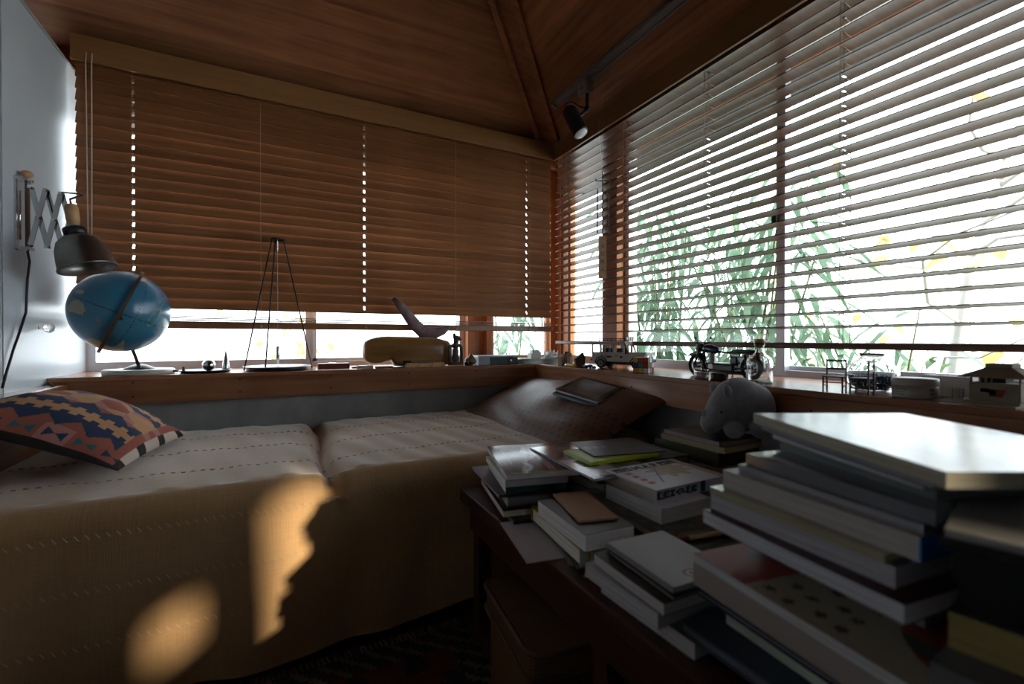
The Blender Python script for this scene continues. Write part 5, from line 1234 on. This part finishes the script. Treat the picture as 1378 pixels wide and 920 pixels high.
# two miniature chairs
MCh = plain('miniature_wood', (0.085, 0.055, 0.032), 0.5, var=0.3, scale=90)
def mini_chair(px, py, rz, label, s=1.0):
    p = P(px, py, x=1.172); t = thing('miniature_chair', label, 'toy chair', (1.172, p.y, SZ), rz)
    w, d, sh_, bh = 0.018*s, 0.016*s, 0.032*s, 0.072*s; r = 0.0016
    for sx in (-1, 1):
        B((sx*w-r, -d-r, 0), (sx*w+r, -d+r, sh_)).build('leg', MCh, t); B((sx*w-r, d-r, 0), (sx*w+r, d+r, bh)).build('leg', MCh, t)
        B((sx*w-r*.7, -d+r, 0.012*s), (sx*w+r*.7, d-r, 0.0145*s)).build('stretcher', MCh, t)
    B((-w-0.002, -d-0.002, sh_), (w+0.002, d-r-0.0002, sh_+0.003)).build('seat', MCh, t)
    for z in (0.048, 0.066): B((-w+r, d-r*.7, z*s), (w-r, d+r*.7, (z+0.005)*s)).build('back_slat', MCh, t)
    B((-w+r, -d-r*.6, 0.020*s), (w-r, -d+r*.6, 0.0225*s)).build('stretcher', MCh, t)
mini_chair(1123, 524, R(-75), 'miniature wooden chair turned sideways next to the glass vase', 1.05)
mini_chair(1160, 529, R(-170), 'miniature wooden chair in front of the glass vase of beads', 1.05)
# vase of beads
vp = P(1173, 515, x=1.262)
vz = thing('glass_vase', 'round clear glass vase half full of dark blue beads', 'vase', (1.262, vp.y, SZ))
MB().lathe([(0, 0.001), (0.035, 0.001), (0.048, 0.006), (0.062, 0.024), (0.067, 0.045), (0.062, 0.068), (0.046, 0.086), (0.032, 0.094), (0.028, 0.102), (0.032, 0.112), (0.0305, 0.1125), (0.0262, 0.102), (0.030, 0.0925), (0.0445, 0.0842), (0.060, 0.067), (0.0648, 0.045), (0.060, 0.025), (0.046, 0.008), (0.034, 0.0032), (0, 0.003)], 56).build('vase_body', glass('clear_glass'), vz)
ib = bmesh.new(); bmesh.ops.create_icosphere(ib, subdivisions=1, radius=0.0045); iv = [v.co.copy() for v in ib.verts]; if_ = [[v.index for v in f.verts] for f in ib.faces]; ib.free()
bd = MB(); nb = 0
for layer in range(6):
    z = 0.009+layer*0.0072; rmax = (0.042, 0.050, 0.0545, 0.0575, 0.059, 0.060)[layer]-0.005
    k = 0
    while k*0.0088 <= rmax:
        rr = rmax-k*0.0088; cnt = max(1, int(2*math.pi*rr/0.0092))
        if k > 1 and layer < 5: break
        for i in range(cnt):
            a = 2*math.pi*i/cnt+layer*0.4+k; o = Vector((rr*math.cos(a), rr*math.sin(a), z+rnd.uniform(-.0008, .0008)))
            bd.add([v+o for v in iv], if_, True); nb += 1
        k += 1
beads = bd.build('glass_beads', plain('blue_bead', (0.05, 0.11, 0.24), 0.12), None, (1.262, vp.y, SZ)); tag(beads, 'dark blue glass beads filling the lower half of the vase', 'beads', None, 'stuff')
vz.scale = (0.8, 0.8, 0.8); beads_s = 0.8
beads.scale = (0.8, 0.8, 0.8)
# round lettered tin
tp = P(1231, 528, x=1.205)
rt_ = thing('round_tin', 'round cream tin with small printed lettering', 'tin', (1.205, tp.y, SZ))
MCr = plain('cream_tin', (0.40, 0.36, 0.31), 0.4)
MB().lathe([(0, 0), (0.037, 0), (0.038, 0.002), (0.038, 0.028), (0, 0.028)], 48).build('tin_body', MCr, rt_); MB().lathe([(0.0388, 0.027), (0.0388, 0.039), (0.037, 0.041), (0, 0.041)], 48).build('lid', MCr, rt_)
MIk = plain('ink_grey', (0.10, 0.09, 0.08), 0.5)
def arc_bar(a0, a1, z0, z1):
    m = MB(); n = max(1, int(abs(a1-a0)/4)); r0, r1 = 0.0379, 0.0383
    for i in range(n):
        b0, b1 = R(a0+(a1-a0)*i/n), R(a0+(a1-a0)*(i+1)/n)
        m.add([(r1*math.cos(b), r1*math.sin(b), z) for z in (z0, z1) for b in (b0, b1)], [(0, 1, 3, 2)])
    m.build('printed_mark', MIk, rt_)
rm_ = random.Random(5)
for row in range(4):
    a = 128.0; z = 0.022-row*0.0052; e = 176 if row else 158
    while a < e:
        w = rm_.uniform(3, 7); arc_bar(a, a+w, z, z+(0.0030 if row else 0.0018)); a += w+2
for a, w in ((238, 4), (243, 5), (249, 3)): arc_bar(a, a+w, 0.0175, 0.0215)
for a, w in ((239, 5), (246, 5)): arc_bar(a, a+w, 0.010, 0.0122)
tag(B((-0.02, -0.042, 0), (0.02, 0.042, 0.044), 0.0015).build('white_box', M_white, None, (1.30, P(1276, 520, x=1.30).y, SZ)), 'plain white carton behind the round cream tin', 'box')

# ------------------------------------------------------------------ architectural model house
ha_, hb2 = P(1304, 540, x=1.205), P(1374, 546, x=1.205)
hl = abs(ha_.y-hb2.y)
mh = thing('model_house', 'beige card model house with a hipped roof on a base board', 'model house', (1.205, (ha_.y+hb2.y)/2, SZ))
MH = plain('model_card', (0.26, 0.215, 0.145), 0.75, var=0.08, scale=40); MHd = plain('model_dark', (0.05, 0.028, 0.018), 0.7)
h_ = hl/2; dx_ = 0.085
B((-0.048, -h_-0.006, 0), (dx_+0.02, h_+0.040, 0.003)).build('base_board', MH, mh); B((-0.02, -h_-0.004, 0.003), (dx_+0.01, h_+0.004, 0.007)).build('terrace', MH, mh)
wallh = 0.033
# front wall (faces the room) with openings, built from strips
ops = [(h_-0.030, h_-0.016, 0.022, 0.029), (-0.004-0.008, 0.010, 0.014, 0.028), (-h_+0.020, -h_+0.032, 0.021, 0.029)]
ed = sorted(set([-h_, h_]+[o[0] for o in ops]+[o[1] for o in ops]))
for a, b_ in zip(ed[:-1], ed[1:]):
    op = [o for o in ops if o[0] <= a+1e-6 and b_ <= o[1]+1e-6]
    if op:
        B((0, a, 0.007), (0.002, b_, op[0][2])).build('front_wall', MH, mh); B((0, a, op[0][3]), (0.002, b_, 0.007+wallh)).build('front_wall', MH, mh)
    else: B((0, a, 0.007), (0.002, b_, 0.007+wallh)).build('front_wall', MH, mh)
B((dx_-0.002, -h_, 0.007), (dx_, h_, 0.007+wallh)).build('rear_wall', MH, mh)
B((0.002, h_-0.002, 0.007), (dx_-0.002, h_, 0.007+wallh)).build('side_wall', MH, mh); B((0.002, -h_, 0.007), (dx_-0.002, -h_+0.002, 0.007+wallh)).build('side_wall', MH, mh)
B((0.010, -h_+0.036, 0.012), (0.012, -h_+0.018, 0.033)).build('red_panel', plain('model_red', (0.45, 0.06, 0.03), 0.6), mh)
B((0.002, -h_+0.002, 0.036), (dx_-0.002, h_-0.002, 0.038)).build('upper_floor', MH, mh)
zr = 0.007+wallh+0.010
for y in (-h_+0.002, h_-0.002, 0.012, 0.020):
    for x in (0.002, dx_-0.004): B((x, y-0.0015, 0.007+wallh), (x+0.003, y+0.0015, zr)).build('roof_post', MH, mh)
for y in (h_-0.024, h_-0.018, h_-0.030): B((0.004, y-0.001, 0.007+wallh), (0.006, y+0.001, zr)).build('roof_post', MH, mh)
B((0.012, -0.012, 0.007+wallh), (0.05, 0.024, zr)).build('core_wall', MHd, mh)
ov = 0.012; rz1 = zr+0.019
A_ = [(-ov, -h_-ov, zr), (dx_+ov, -h_-ov, zr), (dx_+ov, h_+ov, zr), (-ov, h_+ov, zr)]; T_ = [(0.022, -h_*0.52, rz1), (dx_-0.022, -h_*0.52, rz1), (dx_-0.022, h_*0.52, rz1), (0.022, h_*0.52, rz1)]
MB().add([*A_, *[(a, b_, c+0.002) for a, b_, c in A_], *T_], [(3,2,1,0),(0,1,5,4),(1,2,6,5),(2,3,7,6),(3,0,4,7),(4,5,9,8),(5,6,10,9),(6,7,11,10),(7,4,8,11),(8,9,10,11)]).build('hip_roof', MH, mh)
B((0.020, -h_*0.52, rz1), (dx_-0.020, h_*0.52, rz1+0.007)).build('roof_lantern', MH, mh)
for i in range(4): B((-0.006, h_+0.006+0.005*i, 0.003), (-0.004, h_+0.0085+0.005*i, 0.026)).build('fence_slat', MH, mh)

# ------------------------------------------------------------------ track light
tr = thing('track_light', 'grey ceiling track with a black spotlight', 'track light', (1.187, 1.60, 1.90))
def TR(o): return wpar(o, tr)
xr = 1.19; zr0 = Z0+SL*(HX-xr)-0.012
Mrail = plain('track_grey', (0.26, 0.25, 0.24), 0.45, metal=0.3); Miv = plain('ivory_plastic', (0.36, 0.33, 0.24), 0.5)
rn = Vector((-SL, 0, -1)).normalized()*-1
ctr = Vector((xr, 0, zr0)); up_ = Vector((SL, 0, 1)).normalized()
TR(MB().bar((xr, -1.2, zr0-0.002), (xr, 1.850, zr0-0.002), 0.034, 0.012, up=up_).build('rail_back', Mrail))
for s_ in (-1, 1):
    off = Vector((1, 0, -SL)).normalized()*0.0145*s_
    TR(MB().bar(Vector((xr, -1.2, zr0-0.012))+off, Vector((xr, 1.850, zr0-0.012))+off, 0.005, 0.016, up=up_).build('rail_lip', Mrail))
TR(MB().bar((xr, 1.850, zr0-0.009), (xr, 1.862, zr0-0.009), 0.036, 0.028, up=up_).build('end_cap', Miv))
ya = P(787, 112, x=xr).y
TR(B((xr-0.016, ya-0.032, zr0-0.075), (xr+0.020, ya+0.032, zr0-0.020), 0.002).build('adapter', Miv))
TR(B((xr-0.0165, ya-0.006, zr0-0.052), (xr-0.0158, ya+0.010, zr0-0.046)).build('switch', M_black))
TR(MB().cyl((xr+0.004, ya-0.012, zr0-0.135), (xr+0.004, ya-0.012, zr0-0.074), 0.0075, n=14).build('stem', plain('dark_bronze', (0.10, 0.08, 0.05), 0.4, metal=0.6)))
jc = Vector((xr+0.004, ya-0.012, zr0-0.140)); TR(MB().sphere(jc, 0.014, 16).build('joint', M_black))
p_top, p_bot = P(764, 146, x=1.16), P(784, 178, x=1.13)
p_top = P(765, 147, y=ya+0.02); p_bot = P(782, 180, y=ya-0.035); dsp = (p_bot-p_top).normalized()
TR(lathe_axis([(0, -0.006), (0.020, -0.004), (0.030, 0.008), (0.033, 0.022), (0.033, (p_bot-p_top).length-0.012), (0.0315, (p_bot-p_top).length), (0.029, (p_bot-p_top).length), (0.029, (p_bot-p_top).length-0.008), (0, (p_bot-p_top).length-0.008)], p_top, dsp).build('spot_housing', M_black))
lens = TR(lathe_axis([(0, (p_bot-p_top).length-0.004), (0.0285, (p_bot-p_top).length-0.004), (0.0285, (p_bot-p_top).length-0.001), (0.020, (p_bot-p_top).length+0.003), (0, (p_bot-p_top).length+0.005)], p_top, dsp).build('lens', plain('frosted_lens', (0.85, 0.85, 0.88), 0.25)))
TR(MB().tube([jc, (jc+(p_top+p_bot)/2)/2, (p_top+p_bot)/2], 0.008, 8).build('yoke', M_black))
TR(MB().tube([p_top+Vector((0, 0, 0.0)), p_top+Vector((-0.01, 0.01, 0.025)), p_top+Vector((0.02, 0.0, 0.036)), p_top+Vector((0.045, -0.02, 0.012)), jc], 0.0028, 8).build('flex', M_black))
# wind chime
wc = P(811, 243, x=1.300)
ch_ = thing('wind_chime', 'wind chime of thin metal rods with a lettered wooden tag', 'wind chime', (1.300, wc.y, 1.03))
def CH(o): return wpar(o, ch_)
zt_ = Z0+SL*(HX-1.30)-0.004; zbq = wc.z
CH(MB().tube([(1.300, wc.y, zt_), (1.300, wc.y, zbq+0.03)], 0.0005, 5).build('string', plain('nylon', (0.5, 0.5, 0.5), 0.4)))
CH(MB().tube([(1.300, wc.y, zt_-0.002), (1.300-0.012, wc.y+0.012, zt_-0.15), (1.300, wc.y, zbq+0.03)], 0.0005, 5).build('string', plain('nylon', (0.5, 0.5, 0.5), 0.4)))
CH(MB().sphere((1.300, wc.y, zbq+0.034), 0.006, 12).build('clip', M_chrome))
dv = RT
for a0, sx in ((0, 1), (60, -1), (120, 1)):
    pass
cvec = [(-0.030, 0.004), (0.034, 0.004), (-0.004, -0.03)]
for cx_, cy_ in cvec:
    q = Vector((1.300, wc.y, zbq))+RT*cx_+Vector((FW.x, FW.y, 0))*cy_
    CH(MB().tube([(1.300, wc.y, zbq), tuple(q), (q.x, q.y, zbq+0.010)], 0.0022, 6).build('crossarm', M_blackm))
    q2 = Vector((1.300, wc.y, 0))+RT*cx_*0.75+Vector((FW.x, FW.y, 0))*cy_*0.7
    CH(MB().tube([(q.x, q.y, zbq), (q2.x, q2.y, zbq-0.035)], 0.0005, 5).build('string', plain('nylon', (0.5, 0.5, 0.5), 0.4)))
    CH(MB().cyl((q2.x, q2.y, zbq-0.235), (q2.x, q2.y, zbq-0.035), 0.0028, n=10).build('chime_rod', M_blackm))
CH(MB().tube([(1.300, wc.y, zbq+0.03), (1.300, wc.y, zbq-0.245)], 0.0024, 6).build('centre_rod', M_blackm))
tg = Vector((1.300, wc.y, zbq-0.342)); m = MB(); m.M = Matrix.Translation(tg) @ Matrix.Rotation(-YAW-R(14), 4, 'Z'); m.box((-0.017, -0.0015, -0.095), (0.017, 0.0015, 0.095)); tgo = CH(m.build('wooden_tag', plain('tag_wood', (0.78, 0.50, 0.30), 0.6, var=0.12, scale=50)))
for i, c_ in enumerate('大日照人'):
    Mx = Matrix.Translation(tg+Vector((0, 0, 0.046-0.034*i))) @ Matrix.Rotation(-YAW-R(14), 4, 'Z') @ Matrix.Translation((0, -0.0018, 0)) @ Matrix.Rotation(R(90), 4, 'X')
    o = lettering(c_, 0.019, MIk, None, Mx); wpar(o, ch_)

# ------------------------------------------------------------------ garden
tag(B((-14, 2.45, -0.35), (14, 16, -0.30)).build('garden_ground', plain('pale_gravel', (0.50, 0.48, 0.44), 0.9, var=0.15, scale=6)), 'pale gravel garden ground outside the long window', 'ground', None, 'structure')
tag(B((1.66, -8, -0.352), (16, 2.449, -0.302)).build('garden_ground', plain('pale_gravel', (0.50, 0.48, 0.44), 0.9, var=0.15, scale=6)), 'pale gravel garden ground outside the garden window', 'ground', None, 'structure')
def leaf_mesh(m, base, d, up, L_, w, curl=0.25):
    d = Vector(d).normalized(); s_ = d.cross(Vector(up)); s_ = s_.normalized() if s_.length > 1e-3 else d.orthogonal().normalized(); n = s_.cross(d)
    pts = []
    for t, ww in ((0, 0.08), (0.3, 0.9), (0.6, 0.75), (1.0, 0.02)):
        c = Vector(base)+d*L_*t-Vector((0, 0, 1))*curl*L_*t*t
        pts += [c-s_*w*ww*0.5+n*0.1*w*ww, c+s_*w*ww*0.5+n*0.1*w*ww]
    m.add(pts, [(0, 1, 3, 2), (2, 3, 5, 4), (4, 5, 7, 6)])
M_bamb = leafmat('bamboo_leaf', (0.15, 0.26, 0.165)); M_stem = plain('bamboo_stem', (0.16, 0.19, 0.08), 0.5)
M_yel = leafmat('yellow_leaf', (0.62, 0.44, 0.14)); M_br = plain('branch_bark', (0.46, 0.44, 0.42), 0.8)
M_grn = leafmat('broad_leaf', (0.14, 0.24, 0.09))
def bamboo(label, x, y, zlo, h, stems, leaves, spread, seed):
    r = random.Random(seed); t = thing('bamboo', label, 'bamboo', (x, y, -0.30), 0, 'bamboo clumps outside the garden window')
    lv = MB()
    for s_ in range(stems):
        bx, by = r.uniform(-spread*.35, spread*.35), r.uniform(-spread*.35, spread*.35); tx, ty = bx+r.uniform(-spread*.6, spread*.6), by+r.uniform(-spread, spread)
        hh_ = h*r.uniform(0.75, 1.0); pts = [Vector((bx+(tx-bx)*k*k/25, by+(ty-by)*k*k/25, hh_*k/5)) for k in range(6)]
        MB().tube(pts, [0.010, 0.010, 0.009, 0.007, 0.005, 0.002], 6).build('culm', M_stem, t)
        for k in range(leaves//stems):
            f = r.uniform(zlo, 1.0); q = f*5; i = min(4, int(q)); p = pts[i].lerp(pts[i+1], q-i)
            a = r.uniform(0, 2*math.pi); off = Vector((math.cos(a), math.sin(a), r.uniform(-.2, .3)))*r.uniform(0.02, spread*0.45)
            leaf_mesh(lv, p+off, (math.cos(a+r.uniform(-.9, .9)), math.sin(a+r.uniform(-.9, .9)), r.uniform(-1.0, 0.1)), (0, 0, 1), r.uniform(0.13, 0.24), r.uniform(0.022, 0.042), r.uniform(0.1, 0.5))
    o = lv.build('bamboo_foliage', M_bamb, t); o['kind'] = 'stuff'
bamboo('bamboo clump growing close behind the post of the garden window', 2.30, 2.15, 0.35, 2.15, 9, 620, 0.42, 3)
bamboo('bamboo clump in front of the left half of the garden window', 2.25, 1.55, 0.35, 1.95, 9, 640, 0.40, 4)
bamboo('low bamboo clump by the meeting stile of the garden window', 2.30, 1.05, 0.3, 1.25, 6, 240, 0.34, 5)
bamboo('bamboo clump seen past the corner window of the long wall', 1.45, 3.05, 0.35, 1.35, 6, 260, 0.35, 6)
def tree(label, x, y, seed, h, nb_, nl, mat, lw=(0.07, 0.05), name='bare_tree', lean=(0, 0), dens=1.0, rr=0.9, r0=0.035):
    r = random.Random(seed); t = thing(name, label, 'tree', (x, y, -0.30))
    pts = [Vector((lean[0]*k*k/25+r.uniform(-.03, .03), lean[1]*k*k/25+r.uniform(-.03, .03), h*k/5)) for k in range(6)]
    MB().tube(pts, [r0, r0*.9, r0*.75, r0*.55, r0*.35, r0*.15], 10).build('trunk', M_br, t)
    lv = MB(); tips = []
    for b_ in range(nb_):
        f = r.uniform(0.25, 1.0); q = f*5; i = min(4, int(q)); p = pts[i].lerp(pts[i+1], q-i); a = r.uniform(0, 2*math.pi); l = rr*r.uniform(0.5, 1.1)*(1.2-f*.5)
        e = [p+Vector((math.cos(a+0.3*k)*l*k/4, math.sin(a+0.3*k)*l*k/4, l*0.5*k/4+r.uniform(-.04, .04))) for k in range(5)]
        MB().tube(e, [r0*.3, r0*.24, r0*.18, r0*.11, r0*.05], 6).build('branch', M_br, t); tips += e[1:]
    for k in range(nl):
        p = r.choice(tips)+Vector((r.uniform(-.10, .10), r.uniform(-.10, .10), r.uniform(-.12, .06))); a = r.uniform(0, 6.28)
        leaf_mesh(lv, p, (math.cos(a), math.sin(a), r.uniform(-1, 0.0)), (0, 0, 1), lw[0]*r.uniform(.7, 1.3), lw[1]*r.uniform(.7, 1.3), 0.2)
    o = lv.build('leaves', mat, t); o['kind'] = 'stuff'
tree('bare garden tree with a few yellow leaves outside the garden window', 2.75, 0.98, 12, 2.3, 16, 46, M_yel, (0.11, 0.075), lean=(0.3, -0.25), rr=0.8)
tree('leafless thin tree beyond the garden window', 3.6, 1.9, 13, 2.6, 16, 24, M_yel, (0.09, 0.06), lean=(-0.2, 0.3), rr=0.9, r0=0.028)
tree('yellow-leaved shrub behind the gap below the closed blind', 0.2, 4.1, 14, 1.3, 16, 60, M_yel, (0.10, 0.06), rr=0.6, r0=0.022)
def shrub(label, x, y, seed, h, nl, mat, lw, sp):
    r = random.Random(seed); t = thing('shrub', label, 'shrub', (x, y, -0.30)); lv = MB()
    for s_ in range(7):
        a = r.uniform(0, 6.28); tip = Vector((math.cos(a)*sp*.8, math.sin(a)*sp*.8, h*r.uniform(.7, 1)))
        pts = [Vector((0, 0, 0)).lerp(tip, k/4)+Vector((0, 0, 0.1*math.sin(k))) for k in range(5)]
        MB().tube(pts, [0.010, 0.008, 0.006, 0.004, 0.002], 6).build('stem', M_br, t)
        for k in range(nl//7):
            p = pts[r.randint(2, 3)].lerp(pts[4], r.uniform(0, 1))+Vector((r.uniform(-.08, .08), r.uniform(-.08, .08), r.uniform(-.06, .06))); b_ = r.uniform(0, 6.28)
            leaf_mesh(lv, p, (math.cos(b_), math.sin(b_), r.uniform(-.4, .5)), (0, 0, 1), lw[0]*r.uniform(.7, 1.2), lw[1]*r.uniform(.7, 1.2), 0.25)
    o = lv.build('leaves', mat, t); o['kind'] = 'stuff'
shrub('green broad-leaved shrub below the bare garden tree', 2.30, 0.62, 21, 1.05, 170, M_grn, (0.10, 0.040), 0.32)
shrub('green shrub beside the bamboo and the meeting stile', 2.20, 0.98, 22, 1.10, 150, M_grn, (0.11, 0.035), 0.28)
# unseen house added to shade the garden window, and tree to dapple the sun
nh = thing('sun_block_house', 'unseen pale house added to keep the sun off the garden window', 'house', (3.16, -4.35, -0.30), R(21))
B((-0.64, -1.0, 0), (0.63, 1.0, 3.6)).build('house_wall', plain('pale_render', (0.55, 0.54, 0.52), 0.8), nh)
MB().add([(-0.75, -1.1, 3.6), (0.77, -1.1, 3.6), (0.77, 1.1, 3.6), (-0.75, 1.1, 3.6), (0.01, -1.1, 4.1), (0.01, 1.1, 4.1)], [(0, 1, 4), (2, 3, 5), (0, 4, 5, 3), (1, 2, 5, 4), (3, 2, 1, 0)]).build('house_roof', plain('roof_grey', (0.12, 0.12, 0.13), 0.6), nh)
tree('small unseen evergreen tree added to dapple the sun at the end windows', 1.98, -4.62, 31, 2.2, 16, 70, M_grn, (0.11, 0.05), name='dapple_tree', rr=0.55, r0=0.03)
